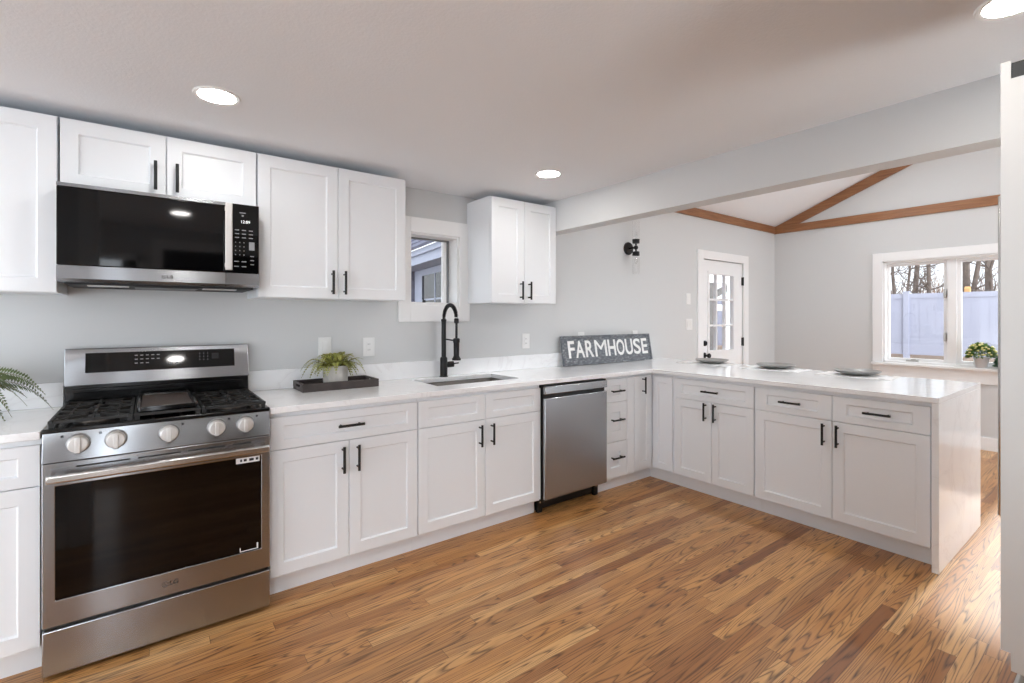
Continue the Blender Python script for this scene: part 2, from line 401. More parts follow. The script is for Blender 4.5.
# ---- window_1: far wall triple casement
win = sthing('window_1', (FX, (W2[0]+W2[1])/2, W2[2]))
y0, y1, z0, z1 = W2[0], W2[1], W2[2], W2[3]
mb = MB()
mb.box(FX-.018, FX, y1, y1+.096, z0-.0, z1+.1); mb.box(FX-.018, FX, y0-.096, y0, z0, z1+.1); mb.box(FX-.019, FX, y0, y1, z1, z1+.1)
mb.box(FX-.016, FX, y0-.096, y1+.096, z0-.165, z0-.03)
mb.build('casing', 'trim', win, bevel=.002)
mb = MB(); mb.box(FX-.06, FX+.10, y0-.10, y1+.10, z0-.03, z0-.002); mb.build('sill', 'trim', win, bevel=.004)
mb = MB()   # jambs and mullions
mb.box(FX, FX+.15, y1-.02, y1, z0, z1); mb.box(FX, FX+.15, y0, y0+.02, z0, z1); mb.box(FX, FX+.15, y0, y1, z1-.02, z1); mb.box(FX, FX+.15, y0, y1, z0-.002, z0+.02)
panes = [(-1.193, -.716), (-1.813, -1.336), (-2.43, -1.953)]
for ya, yb in ((-1.336, -1.193), (-1.953, -1.813)): mb.box(FX+.045, FX+.15, ya+.035, yb-.035, z0, z1)
mb.build('window_frame', 'trim', win, bevel=.002)
for ya, yb in panes:
    s = MB(); g = .042
    s.box(FX+.07, FX+.11, ya-g, ya, .84, 1.965); s.box(FX+.07, FX+.11, yb, yb+g, .84, 1.965)
    s.box(FX+.07, FX+.11, ya, yb, 1.925, 1.965); s.box(FX+.07, FX+.11, ya, yb, .84, .882)
    so = s.build('sash', 'trim', win, bevel=.002)
    s = MB(); s.box(FX+.088, FX+.092, ya, yb, .882, 1.925); s.build('pane', 'glass', so)
for zc in (1.60, 1.13):
    s = MB(); s.box(FX+.03, FX+.072, -1.215, -1.196, zc-.045, zc+.045); s.box(FX+.02, FX+.034, -1.212, -1.2, zc-.01, zc+.035)
    o = s.build('sash_lock', 'metalcap', win, bevel=.003); o['label'] = 'grey metal sash lock'
s = MB(); s.box(FX+.02, FX+.07, -.98, -.88, .85, .868); s.tube([(FX+.03, -.93, .868), (FX+.012, -.93, .875), (FX+.005, -.97, .878)], .006, 8); s.build('crank_handle', 'metalcap', win)

# ---- window_2: small window over the counter
win = sthing('window_2', ((W1[0]+W1[1])/2, WY, W1[2]))
x0, x1, z0, z1 = W1
mb = MB(); c = .088
mb.box(x0-c, x0, WY-.018, WY, z0-.115, z1+.105); mb.box(x1, x1+c, WY-.018, WY, z0-.115, z1+.105)
mb.box(x0, x1, WY-.018, WY, z1, z1+.105); mb.box(x0, x1, WY-.018, WY, z0-.115, z0)
mb.build('casing', 'trim', win, bevel=.002)
mb = MB(); mb.box(x0, x0+.012, WY, WY+.15, z0, z1); mb.box(x1-.012, x1, WY, WY+.15, z0, z1); mb.box(x0+.012, x1-.012, WY, WY+.15, z1-.012, z1); mb.box(x0+.012, x1-.012, WY, WY+.15, z0, z0+.02)
mb.build('window_frame', 'trim', win)
mb = MB(); a, b = x0+.012, x1-.012
mb.box(a, a+.006, WY+.12, WY+.15, z0+.02, z1-.012); mb.box(b-.05, b-.022, WY+.12, WY+.15, z0+.02, z1-.012)
mb.box(a+.006, b-.05, WY+.12, WY+.15, z1-.022, z1-.012, 1); mb.box(a+.006, b-.05, WY+.12, WY+.15, z0+.02, z0+.028)
mb.box(b-.022, b, WY+.125, WY+.15, z0+.02, z1-.012, 1); mb.box(a, b, WY+.118, WY+.12, z1-.026, z1-.012, 1)
so = mb.build('sash', ['trim', 'ink'], win)
mb = MB(); mb.box(a+.006, b-.05, WY+.134, WY+.137, z0+.028, z1-.022); mb.build('pane', 'glass', so)
mb = MB(); mb.cyl((-1.80, WY+.07, z0+.02), (-1.80, WY+.07, z0+.04), .012); mb.tube([(-1.80, WY+.07, z0+.035), (-1.82, WY+.05, z0+.05)], .006); mb.build('crank_handle', 'black', win)

# ---- door_1: glazed door in the far room
door = sthing('door_1', ((D1[0]+D1[1])/2, WY, 0))
x0, x1, z0, z1 = D1
mb = MB(); c = .105
mb.box(x0-c, x0, WY-.018, WY, 0, z1+.095); mb.box(x1, x1+c, WY-.018, WY, 0, z1+.095); mb.box(x0, x1, WY-.018, WY, z1, z1+.095)
mb.build('casing', 'trim', door, bevel=.002)
gx0, gx1, gz0, gz1 = 1.80, 2.325, .955, 1.845
mb = MB(); mb.cells([x0+.004, gx0, gx1, x1-.004], [.01, gz0, gz1, z1-.006], lambda u, v: not inside(u, v, (gx0, gx1, gz0, gz1)), 'y', WY+.012, WY+.05)
for (pa, pb) in ((1.76, 2.06), (2.09, 2.38)):
    mb.loft([[(pa,WY+.012,.2),(pb,WY+.012,.2),(pb,WY+.012,.8),(pa,WY+.012,.8)],[(pa+.03,WY+.004,.23),(pb-.03,WY+.004,.23),(pb-.03,WY+.004,.77),(pa+.03,WY+.004,.77)]])
leaf = mb.build('door_leaf', 'trim', door, bevel=.002)
mb = MB(); g = .03
mb.box(gx0-g, gx0, WY+.0, WY+.012, gz0-g, gz1+g); mb.box(gx1, gx1+g, WY+.0, WY+.012, gz0-g, gz1+g); mb.box(gx0, gx1, WY, WY+.012, gz1, gz1+g); mb.box(gx0, gx1, WY, WY+.012, gz0-g, gz0)
for xm in (1.965, 2.155): mb.box(xm-.011, xm+.011, WY+.008, WY+.045, gz0, gz1)
for zm in (1.247, 1.55): mb.box(gx0, gx1, WY+.007, WY+.046, zm-.011, zm+.011)
mb.build('glazing_bars', 'trim', door)
mb = MB(); mb.box(gx0, gx1, WY+.028, WY+.031, gz0, gz1); mb.build('pane', 'glass', door)
for zc in (1.79, 1.04, .3):
    mb = MB(); mb.box(x1-.018, x1+.014, WY-.006, WY+.012, zc-.05, zc+.05); mb.cyl((x1-.002, WY-.006, zc-.052), (x1-.002, WY-.006, zc+.052), .007, n=10); mb.build('hinge', 'black', door)
mb = MB(); mb.lathe((1.705, WY+.012, 1.045), [(.032, 0), (.032, .012), (.024, .02), (.024, .026)], 20, axis='y'); mb.box(1.70, 1.71, WY-.022, WY-.012, 1.03, 1.06); mb.build('deadbolt', 'black', door)
mb = MB(); mb.lathe((1.705, WY+.012, .905), [(.034, 0), (.034, .008), (.013, .014), (.013, .04), (.026, .05), (.029, .065), (.02, .075)], 20, axis='y'); mb.build('door_knob', 'black', door)

# ---- added unseen windows that only light the place
def fill_window(name, axis, d0, a0, a1, z0, z1, n):
    o = sthing(name, (0, 0, 0)); mb = MB()
    def bx(u0, u1, v0, v1, e0, e1):
        if axis == 'x': mb.box(d0+e0, d0+e1, u0, u1, v0, v1)
        else: mb.box(u0, u1, d0+e0, d0+e1, v0, v1)
    f = .06
    bx(a0, a0+f, z0, z1, .02, .1); bx(a1-f, a1, z0, z1, .02, .1); bx(a0, a1, z1-f, z1, .02, .1); bx(a0, a1, z0, z0+f, .02, .1)
    for k in range(1, n):
        u = a0+(a1-a0)*k/n; bx(u-.04, u+.04, z0, z1, .02, .1)
    mb.build('window_frame', 'trim', o)
    mb = MB()
    bx(a0+f, a1-f, z0+f, z1-f, .058, .062); mb.build('pane', 'glass', o)
fill_window('fill_window_3', 'y', RY-.12, W3[0], W3[1], W3[2], W3[3], 2)
fill_window('fill_window_4', 'x', -6.6, W4[0], W4[1], W4[2], W4[3], 3)
fill_window('fill_window_5', 'y', -3.32, W5[0], W5[1], W5[2], W5[3], 2)

# ------------------------------------------------------------------ cabinets
T = .02
class Face:
    """a cabinet front plane: axis 'y' looks towards -y, axis 'x' towards -x; d is the distance out of the plane"""
    def __init__(s, axis, plane): s.axis, s.plane = axis, plane
    def p(s, a, z, d=0.): return (a, s.plane-d, z) if s.axis == 'y' else (s.plane-d, a, z)
def shaker(F, a0, a1, z0, z1, rail=.058, railz=None, rec=.010):
    railz = railz or rail
    def lp(i, d, iz=None):
        iz = i if iz is None else iz
        return [F.p(a0+i, z0+iz, d), F.p(a1-i, z0+iz, d), F.p(a1-i, z1-iz, d), F.p(a0+i, z1-iz, d)]
    mb = MB(); mb.loft([lp(0, -T), lp(0, -.0015), lp(.0015, 0), lp(rail, 0, railz), lp(rail+.006, -rec, railz+.006)]); return mb
def bar_pull(F, a, z, vert, parent, L=.132):
    mb = MB(); h = L/2
    e = (lambda t, d: F.p(a, z+t, d)) if vert else (lambda t, d: F.p(a+t, z, d))
    mb.cyl(e(-h, .034), e(h, .034), .0068, n=14)
    for t in (-.048, .048): mb.cyl(e(t, 0), e(t, .034), .005, n=10)
    return mb.build('handle', 'black', parent)
def add_front(par, name, F, a0, a1, z0, z1, rail=.058, railz=None, pull=None, g=.0018):
    o = shaker(F, a0+g, a1-g, z0+g, z1-g, rail, railz).build(name, 'cab', par, smooth=False)
    if pull: bar_pull(F, pull[0], pull[1], pull[2], o)
    return o
ZT, ZS, ZB = .866, .711, .112            # drawer top, drawer/door split, door bottom
BF = Face('y', -.075); PF = Face('x', -.075); UF = Face('y', .21)
UZ0, UZ1 = 1.444, 2.193
def base_body(par, x0, x1, hollow=False):
    mb = MB()
    if hollow:
        mb.box(x0, x0+.018, -.055, WY-.002, .1, KZ-.031); mb.box(x1-.018, x1, -.055, WY-.002, .1, KZ-.031)
        mb.box(x0+.018, x1-.018, -.055, WY-.02, .1, .118); mb.box(x0+.018, x1-.018, WY-.02, WY-.002, .1, KZ-.031)
        mb.box(x0+.018, x1-.018, -.055, -.036, ZS-.02, KZ-.031)
    else: mb.box(x0, x1, -.055, WY-.002, .1, KZ-.031)
    mb.build('carcass', 'cab', par, smooth=False)
    mb = MB(); mb.box(x0, x1, 0, .016, 0, .1); mb.build('toe_kick', 'cab', par, smooth=False)

GB = 'white shaker base cabinets along the wall'
# left of the range
c1 = thing('base_cabinet', 'white shaker base cabinet left of the range, cut by the photo edge', 'cabinet', (-4.02, .24, 0), 'base cabinets')
base_body(c1, -4.33, -3.713)
add_front(c1, 'drawer', BF, -4.33, -3.713, ZS, ZT, .058, .04, (-4.02, .79, False))
add_front(c1, 'door', BF, -4.33, -3.713, ZB, ZS, pull=(-4.27, .62, True))
# right of the range
c2 = thing('base_cabinet', 'white base cabinet right beside the range, one wide drawer above two doors', 'cabinet', (-2.56, .24, 0), 'base cabinets')
base_body(c2, -2.938, -2.181)
add_front(c2, 'drawer', BF, -2.938, -2.181, ZS, ZT, .058, .04, (-2.562, .790, False))
add_front(c2, 'door', BF, -2.938, -2.566, ZB, ZS, pull=(-2.600, .618, True))
add_front(c2, 'door', BF, -2.566, -2.181, ZB, ZS, pull=(-2.524, .618, True))
# sink base
c3 = thing('base_cabinet', 'white sink base cabinet under the faucet, two plain false drawers above two doors', 'cabinet', (-1.73, .24, 0), 'base cabinets')
base_body(c3, -2.179, -1.272, True)
for a, b in ((-2.177, -1.724), (-1.724, -1.274)): add_front(c3, 'false_drawer_front', BF, a, b, ZS, ZT, .058, .04)
add_front(c3, 'door', BF, -2.177, -1.724, ZB, ZS, pull=(-1.768, .618, True))
add_front(c3, 'door', BF, -1.724, -1.274, ZB, ZS, pull=(-1.680, .618, True))
# three drawers
c4 = thing('base_cabinet', 'narrow white three-drawer base cabinet between the dishwasher and the corner', 'cabinet', (-.47, .24, 0), 'base cabinets')
base_body(c4, -.652, -.302)
for z0, z1 in ((.69, ZT), (.385, .69), (ZB, .385)):
    zc = (z0+z1)/2+(.02 if z1 < .8 else 0)
    add_front(c4, 'drawer', BF, -.652, -.388, z0, z1, .075, .045 if z1 > .8 else .075, (-.52, zc, False))
mb = MB(); mb.box(-.386, -.304, -.075, -.055, ZB, ZT); mb.build('filler_strip', 'cab', c4, smooth=False)
# corner
c5 = thing('corner_cabinet', 'white inside-corner base cabinet with narrow leaves meeting at right angles', 'cabinet', (.1, .1, 0))
mb = MB(); mb.box(-.300, .86, -.055, WY-.002, .1, KZ-.031); mb.box(-.055, .86, -.268, -.055, .1, KZ-.031); mb.build('carcass', 'cab', c5, smooth=False)
mb = MB(); mb.box(-.300, .016, 0, .016, 0, .1); mb.build('toe_kick', 'cab', c5, smooth=False)
mb = MB(); mb.box(0, .016, -.268, 0, 0, .1); mb.build('toe_kick', 'cab', c5, smooth=False)
add_front(c5, 'door', BF, -.300, -.078, ZB, ZT, .06, pull=(-.20, .795, True))
add_front(c5, 'door', PF, -.266, -.080, ZB, ZT, .05)
# peninsula
def pen_body(par, y0, y1):
    mb = MB(); mb.box(-.055, .62, y0, y1, .1, KZ-.031); mb.build('carcass', 'cab', par, smooth=False)
    mb = MB(); mb.box(0, .016, y0, y1, 0, .1); mb.build('toe_kick', 'cab', par, smooth=False)
    mb = MB(); mb.box(.60, .62, y0, y1, 0, .0995); mb.build('back_plinth', 'cab', par, smooth=False)
c6 = thing('base_cabinet', 'white peninsula cabinet nearest the corner, single drawer over two narrow doors', 'cabinet', (.3, -.59, 0), 'base cabinets')
pen_body(c6, -.917, -.270)
add_front(c6, 'drawer', PF, -.913, -.290, ZS, ZT, .058, .04, (-.600, .790, False))
add_front(c6, 'door', PF, -.600, -.290, ZB, ZS, .052, .058, (-.556, .640, True))
add_front(c6, 'door', PF, -.913, -.600, ZB, ZS, .052, .058, (-.633, .640, True))
c7 = thing('base_cabinet', 'wide white peninsula cabinet at the end panel, two drawers over two wide doors', 'cabinet', (.3, -1.39, 0), 'base cabinets')
pen_body(c7, -1.858, -.919)
for a, b in ((-1.388, -.921), (-1.852, -1.388)): add_front(c7, 'drawer', PF, a, b, ZS, ZT, .075, .042, ((a+b)/2, .790, False))
add_front(c7, 'door', PF, -1.388, -.921, ZB, ZS, pull=(-1.345, .627, True))
add_front(c7, 'door', PF, -1.852, -1.388, ZB, ZS, pull=(-1.420, .627, True))

# wall cabinets
def upper(label, x0, x1, z0, doors, pulls, loc):
    o = thing('wall_cabinet', label, 'cabinet', (( x0+x1)/2, .38, z0), 'wall cabinets')
    mb = MB(); mb.box(x0, x1, .23, WY-.002, z0, UZ1); mb.build('carcass', 'cab', o, smooth=False)
    for (a, b), pl in zip(doors, pulls): add_front(o, 'door', UF, a, b, z0, UZ1-.006, pull=pl)
    return o
upper('tall white wall cabinet at the left photo edge, single door seen', -4.33, -3.699, UZ0, [(-4.33, -4.012), (-4.012, -3.699)], [(-4.05, 1.54, True), (-3.97, 1.54, True)], 0)
o = bpy.data.objects['wall_cabinet']; o['label'] = 'tall white wall cabinet left of the microwave, cut by the photo edge'
upper('short white wall cabinet above the microwave with two low doors', -3.693, -2.947, 1.893, [(-3.693, -3.325), (-3.325, -2.947)], [(-3.366, 1.99, True), (-3.284, 1.99, True)], 0)
upper('wide white wall cabinet between the microwave and the small window', -2.942, -2.122, UZ0, [(-2.942, -2.533), (-2.533, -2.122)], [(-2.568, 1.535, True), (-2.500, 1.535, True)], 0)
upper('white wall cabinet against the header, right of the small window', -1.482, -.878, UZ0, [(-1.482, -1.190), (-1.190, -.878)], [(-1.228, 1.535, True), (-1.150, 1.535, True)], 0)

# ------------------------------------------------------------------ worktops
SX0, SX1, SY0, SY1 = -1.975, -1.335, .075, .43
OV = -.107
ct = thing('countertop', 'long white quartz worktop turning onto the peninsula with a waterfall end', 'countertop', (-.8, .2, KZ-.03))
mb = MB()
def keep(x, y):
    if inside(x, y, (SX0, SX1, SY0, SY1)): return False
    return y > OV or x > OV
mb.cells([-2.941, SX0, SX1, OV, .88], [-1.892, OV, SY0, SY1, WY-.001], keep, 'z', KZ-.03, KZ)
mb.build('slab', 'quartz', ct, bevel=.003, smooth=False)
mb = MB(); mb.box(OV, .88, -1.892, -1.862, .001, KZ-.0305); mb.build('waterfall_panel', 'quartz', ct, bevel=.002, smooth=False)
mb = MB(); mb.box(-2.941, .45, WY-.021, WY-.001, KZ+.0005, KZ+.115); mb.build('backsplash', 'quartz', ct, bevel=.002, smooth=False)
ct2 = thing('countertop', 'short white quartz worktop left of the range under the big fern', 'countertop', (-4.0, .2, KZ-.03))
mb = MB(); mb.box(-4.6, -3.711, OV, WY-.001, KZ-.03, KZ); mb.build('slab', 'quartz', ct2, bevel=.003, smooth=False)
mb = MB(); mb.box(-4.6, -3.711, WY-.021, WY-.001, KZ+.0005, KZ+.115); mb.build('backsplash', 'quartz', ct2, bevel=.002, smooth=False)

# ------------------------------------------------------------------ sink and faucet
mb = MB()
def rl(x0, x1, y0, y1, z, r, n=5):
    out = []
    for cx, cy, a0 in ((x1-r, y1-r, 0), (x0+r, y1-r, 90), (x0+r, y0+r, 180), (x1-r, y0+r, 270)):
        for k in range(n+1):
            a = math.radians(a0+90*k/n); out.append((cx+r*math.cos(a), cy+r*math.sin(a), z))
    return out
e = .006; zt = KZ-.0315
mb.loft([rl(SX0-.014, SX1+.014, SY0-.014, SY1+.014, zt, .02), rl(SX0-e, SX1+e, SY0-e, SY1+e, zt, .02), rl(SX0, SX1, SY0, SY1, zt-.01, .02), rl(SX0+.004, SX1-.004, SY0+.004, SY1-.004, zt-.19, .02), rl(SX0+.03, SX1-.03, SY0+.03, SY1-.03, zt-.21, .02)], 0, False, True)
snk = thing('sink', 'undermount stainless steel sink sunk into the white worktop below the window', 'sink', ((SX0+SX1)/2, (SY0+SY1)/2, KZ-.24))
mb.build('bowl', 'sinksteel', snk, recalc=False)
mb = MB(); mb.lathe(((SX0+SX1)/2, (SY0+SY1)/2+.03, zt-.2095), [(.045, 0), (.045, .003), (.03, .004), (.02, .001)], 24); mb.build('drain', 'chrome', snk)

fx, fy = -1.718, .462
fau = thing('faucet', 'matte black spring-neck pull-down faucet behind the sink', 'faucet', (fx, fy, KZ))
mb = MB(); mb.lathe((fx, fy, KZ), [(.030, 0), (.030, .006), (.026, .010), (.026, .13), (.022, .14)], 24); mb.build('base', 'black', fau)
mb = MB(); mb.cyl((fx, fy, KZ+.138), (fx, fy, KZ+.39), .0165, n=20); mb.lathe((fx, fy, KZ+.39), [(.0165, 0), (.019, .004), (.019, .016), (.014, .02)], 20); mb.build('post', 'black', fau)
# spring arc towards the room
def arc(k):
    a = math.pi*(1-k); rr = .088
    return (fx, fy-rr+rr*math.cos(math.pi-a)*-1*-1 if False else fy-rr-rr*math.cos(a)*-1*-1 if False else fy-rr*(1-math.cos(math.pi*k)), KZ+.41+.095*math.sin(math.pi*k))
pts = [(fx, fy, KZ+.40)] + [arc(k/24) for k in range(1, 24)]
mb = MB(); mb.tube(pts, .009, 10)
prev = None
path = [Vector(p) for p in pts]
coil = []
N = len(path)-1; turns = 30
for i in range(turns*8+1):
    t = i/(turns*8)*N; k = min(int(t), N-1); f = t-k
    p = path[k].lerp(path[k+1], f); tan = (path[k+1]-path[k]).normalized(); u = Vector((1, 0, 0)); v = tan.cross(u)
    a = 2*math.pi*i/8; coil.append(p+(u*math.cos(a)+v*math.sin(a))*.0125)
mb.tube(coil, .0024, 5)
mb.build('spring_neck', 'black', fau)
ey = fy-.176
mb = MB(); mb.lathe((fx, ey, KZ+.385), [(.013, .03), (.017, .022), (.017, 0), (.010, -.006)][::-1], 18)
mb.cyl((fx, ey, KZ+.27), (fx, ey, KZ+.385), .0085, n=12); mb.build('hose', 'black', fau)
mb = MB(); mb.lathe((fx, ey, KZ+.13), [(.030, 0), (.031, .010), (.026, .016), (.019, .030), (.020, .12), (.023, .125), (.023, .145), (.015, .15)], 20); mb.build('spray_head', 'black', fau)
mb = MB(); mb.tube([(fx, fy-.015, KZ+.268), (fx, ey+.02, KZ+.262)], .0055, 10); mb.lathe((fx, ey, KZ+.25), [(.0235, 0), (.0235, .022)], 18); mb.build('support_arm', 'black', fau)
mb = MB(); mb.cyl((fx+.02, fy, KZ+.085), (fx+.072, fy-.012, KZ+.088), .021, n=18); mb.cyl((fx+.07, fy-.012, KZ+.09), (fx+.11, fy-.02, KZ+.094), .005, n=10); mb.build('lever', 'black', fau)

# ------------------------------------------------------------------ range
RX0, RX1 = -3.705, -2.946; RC = (RX0+RX1)/2
rg = thing('gas_range', 'freestanding stainless steel gas range with black oven window and five knobs', 'range', (RC, .2, 0))
mb = MB(); mb.box(RX0+.003, RX1-.003, -.085, .50, .03, .905); mb.build('body', 'steel_dk', rg, smooth=False)
for x in (RX0+.05, RX1-.05):
    for y in (-.03, .45):
        mb = MB(); mb.cyl((x, y, 0), (x, y, .03), .018, n=12); mb.build('foot', 'blackpl', rg)
mb = MB(); mb.box(RX0+.02, RX1-.02, -.075, -.055, .012, .032); mb.build('base_rail', 'blackpl', rg)
mb = MB(); mb.box(RX0, RX1, -.128, -.086, .018, .183); o = mb.build('storage_drawer', 'steel', rg, bevel=.004)
dr = MB(); gx0, gx1, gz0, gz1 = RX0+.037, RX1-.037, .292, .714
dr.cells([RX0, gx0, gx1, RX1], [.198, gz0, gz1, .800], lambda u, v: not inside(u, v, (gx0, gx1, gz0, gz1)), 'y', -.130, -.086)
od = dr.build('oven_door', 'steel', rg, bevel=.003, smooth=False)
mb = MB(); mb.box(gx0, gx1, -.127, -.095, gz0, gz1); mb.build('oven_window', 'glassblk', od)
mb = MB()
for a, b in ((.115, .275), (.30, .44), (.465, .60), (.63, .70)):
    mb.box(RX0+a-.02, RX0+b-.02, -.1312, -.1295, .776, .782)
mb.build('vent_slots', 'slot', od)
mb = MB(); mb.prism([(-.190, .742), (-.182, .737), (-.170, .740), (-.166, .752), (-.168, .766), (-.180, .769), (-.190, .764)], 'x', RX0+.018, RX1-.012)
for x in (RX0+.05, RX1-.05): mb.box(x-.014, x+.014, -.175, -.129, .742, .758)
mb.build('handle', 'chrome', od, bevel=.003)
mb = MB(); mb.box(gx1-.100, gx1-.006, -.1285, -.1272, .690, .714, 0)
for a, b in ((.016, .024), (.030, .042), (.052, .07), (.078, .088)): mb.box(gx1-.1+a, gx1-.1+b, -.1289, -.1284, .697, .708, 1)
mb.build('sticker', ['plastic', 'slot'], od)['label'] = 'white printed sticker'
mb = MB(); mb.box(gx1-.085, gx1-.015, -.1278, -.1271, gz0+.004, gz0+.007); mb.box(gx1-.085, gx1-.082, -.1278, -.1271, gz0+.004, gz0+.022); mb.box(gx1-.018, gx1-.012, -.1278, -.1271, gz0+.004, gz0+.03)
mb.build('corner_label', 'plastic', od)
def logo(x, z, y, size, parent, mname='slot'):
    mb = MB(); mb.text('LG', size*1.15, lambda a, b, c: (x+size*.55+a, y-c, z+b), extrude=.0005, bold=.0004)
    n = 20; r = size*.5; cx = x-size*.75
    mb.loft([[(cx+math.cos(2*math.pi*k/n)*q, d, z+math.sin(2*math.pi*k/n)*q) for k in range(n)] for q, d in ((r, y), (r, y-.0006), (r*.82, y-.0006), (r*.82, y))], 0, False, False)
    mb.box(cx-.1*r, cx+.08*r, y-.0006, y, z-.35*r, z+.45*r); mb.box(cx-.1*r, cx+.35*r, y-.0006, y, z-.45*r, z-.3*r); mb.box(cx-.5*r, cx-.25*r, y-.0006, y, z+.1*r, z+.32*r)
    return mb.build('logo', mname, parent)
logo(RC+.005, .245, -.1304, .0225, od, 'blackpl')
# control panel with knobs
mb = MB(); mb.prism([(-.132, .803), (-.086, .803), (-.086, .908), (-.112, .912)], 'x', RX0, RX1); cp = mb.build('control_panel', 'steel', rg, bevel=.002, smooth=False)
for kx in (-3.604, -3.494, -3.325, -3.156, -3.046):
    mb = MB(); kz, ky = .864, -.121
    mb.lathe((kx, ky, kz), [(.036, -.004), (.036, .006), (.033, .009)], 28, 1, axis='y')
    mb.lathe((kx, ky, kz), [(.0315, .009), (.030, .030), (.027, .034)], 28, 0, axis='y')
    mb.box(kx-.008, kx+.008, ky-.044, ky-.033, kz-.029, kz+.029, 0); mb.box(kx-.009, kx+.009, ky-.038, ky-.012, kz-.033, kz-.026, 1)
    k = mb.build('knob', ['knob', 'steel_dk'], rg, bevel=.0015)
for kx, s in ((-3.604, -1), (-3.494, -1), (-3.325, 1), (-3.156, 1), (-3.046, 1)):
    mb = MB()
    for q in range(3):
        mb.box(kx+s*.047-.004, kx+s*.047+.004, -.1195, -.1175, .893+q*.003-.003, .8945+q*.003-.003)
    mb.build('control_mark', 'slot', cp)
# cooktop
mb = MB(); mb.cells([RX0-.002, RX0+.03, RX1-.03, RX1+.002], [-.118, -.085, .42, .45], lambda u, v: True, 'z', .9085, .926); mb.build('cooktop', 'enamel', rg, bevel=.005)
BURN = [(RX0+.14, .02, .045), (RX0+.14, .30, .036), (RC, .16, .05), (RX1-.14, .02, .05), (RX1-.14, .30, .036)]
for bx_, by_, br in BURN:
    mb = MB(); mb.lathe((bx_, by_, .926), [(br+.02, 0), (br+.018, .004), (br, .006), (br, .010)], 24, 1); mb.lathe((bx_, by_, .9355), [(br*.85, 0), (br*.85, .005), (br*.7, .007)], 24, 0); mb.build('burner', ['blackpl', 'sinksteel'], rg)
def bar(mb, p, q, wd=.0055, z0=.940, z1=.951):
    p = Vector((p[0], p[1], 0)); q = Vector((q[0], q[1], 0)); t = (q-p).normalized(); n = Vector((-t.y, t.x, 0))*wd
    mb.loft([[(a.x, a.y, z) for a in (p+n, p-n, q-n, q+n)] for z in (z0, z1)])
for k, (gx0, gx1) in enumerate(((RX0+.012, RC-.117), (RC-.113, RC+.113), (RC+.117, RX1-.012))):
    mb = MB(); ya, yb = -.095, .425; cx = (gx0+gx1)/2
    for x in (gx0+.006, gx1-.006): bar(mb, (x, ya), (x, yb))
    for y in (ya+.006, yb-.006, (ya+yb)/2): bar(mb, (gx0, y), (gx1, y))
    if k != 1:
        for yc in (.02, .30):
            for a in range(8):
                ang = math.pi*a/4; r0 = .03; dx, dy = math.cos(ang), math.sin(ang)
                r1 = min(abs((gx1-cx-.008)/dx) if abs(dx) > .01 else 9, abs(.125/dy) if abs(dy) > .01 else 9)
                bar(mb, (cx+dx*r0, yc+dy*r0), (cx+dx*r1, yc+dy*r1), .0045, .943, .954)
        for x in (gx0+.05, gx1-.05): bar(mb, (x, ya), (x, yb), .004)
    else:
        for x in (cx-.05, cx+.05): bar(mb, (x, ya), (x, yb), .0045)
    for x in (gx0+.01, gx1-.01):
        for y in (ya+.01, yb-.01, (ya+yb)/2): mb.box(x-.008, x+.008, y-.008, y+.008, .9262, .941)
    mb.build('grate', 'iron', rg)
# backguard
mb = MB(); mb.box(RX0+.004, RX1-.004, .452, .50, .90, 1.026); mb.box(RX0+.03, RX1-.03, .440, .452, .985, 1.005); mb.build('riser', 'enamel', rg, bevel=.004)
mb = MB(); mb.prism([(.440, 1.020), (.500, 1.020), (.505, 1.192), (.480, 1.192)], 'x', RX0, RX1); bgd = mb.build('backguard', 'steel', rg, bevel=.004, smooth=False)
def bgp(x, z, d=.001): return (x, .440+(z-1.020)/.172*.040-d, z)
dx0, dx1 = RX0+.075, RX1-.069
mb = MB(); mb.loft([[bgp(dx0, 1.078, d), bgp(dx1, 1.078, d), bgp(dx1, 1.170, d), bgp(dx0, 1.170, d)] for d in (-.002, .002)]); dp = mb.build('display_panel', 'glassblk', bgd)
mb = MB()
def mark(x, z, w_, h_): mb.loft([[bgp(x-w_/2, z-h_/2, d), bgp(x+w_/2, z-h_/2, d), bgp(x+w_/2, z+h_/2, d), bgp(x-w_/2, z+h_/2, d)] for d in (.0018, .0024)])
for r_ in range(3):
    for q in range(5 if r_ < 2 else 3): mark(dx0+.19+q*.022, 1.152-r_*.019, .012, .004)
mb.build('mode_keys', 'ink', dp); mb = MB()
for q in range(3):
    for r_ in range(3): mark(dx0+.455+q*.018, 1.150-r_*.016, .004, .004)
mb.build('number_keys', 'ink', dp); mb = MB()
for q in range(2): mark(dx0+.33+q*.026, 1.108, .01, .006)
mb.build('start_keys', 'ink', dp)
mb = MB(); mark(dx0+.525, 1.135, .032, .030); mb.build('clock_button', 'slot', dp)

# griddle lies on the middle grate
mb = MB(); gx, gy0, gy1 = RC, -.075, .400; hw = .105
def gl(i, z): return rl(gx-hw+i, gx+hw-i, gy0+i, gy1-i, z, .012, 3)
mb.loft([gl(.004, .9515), gl(0, .954), gl(0, .971), gl(.010, .971), gl(.016, .962)], 0, True, False)
mb.loft([gl(.016, .962), gl(.05, .9615)], 1, False, True)
grd = tag(mb.build('griddle_plate', ['enamel', 'griddle'], loc=(RC, .18, .95), recalc=False), 'rectangular dark nonstick griddle plate lying on the middle grate', 'griddle')

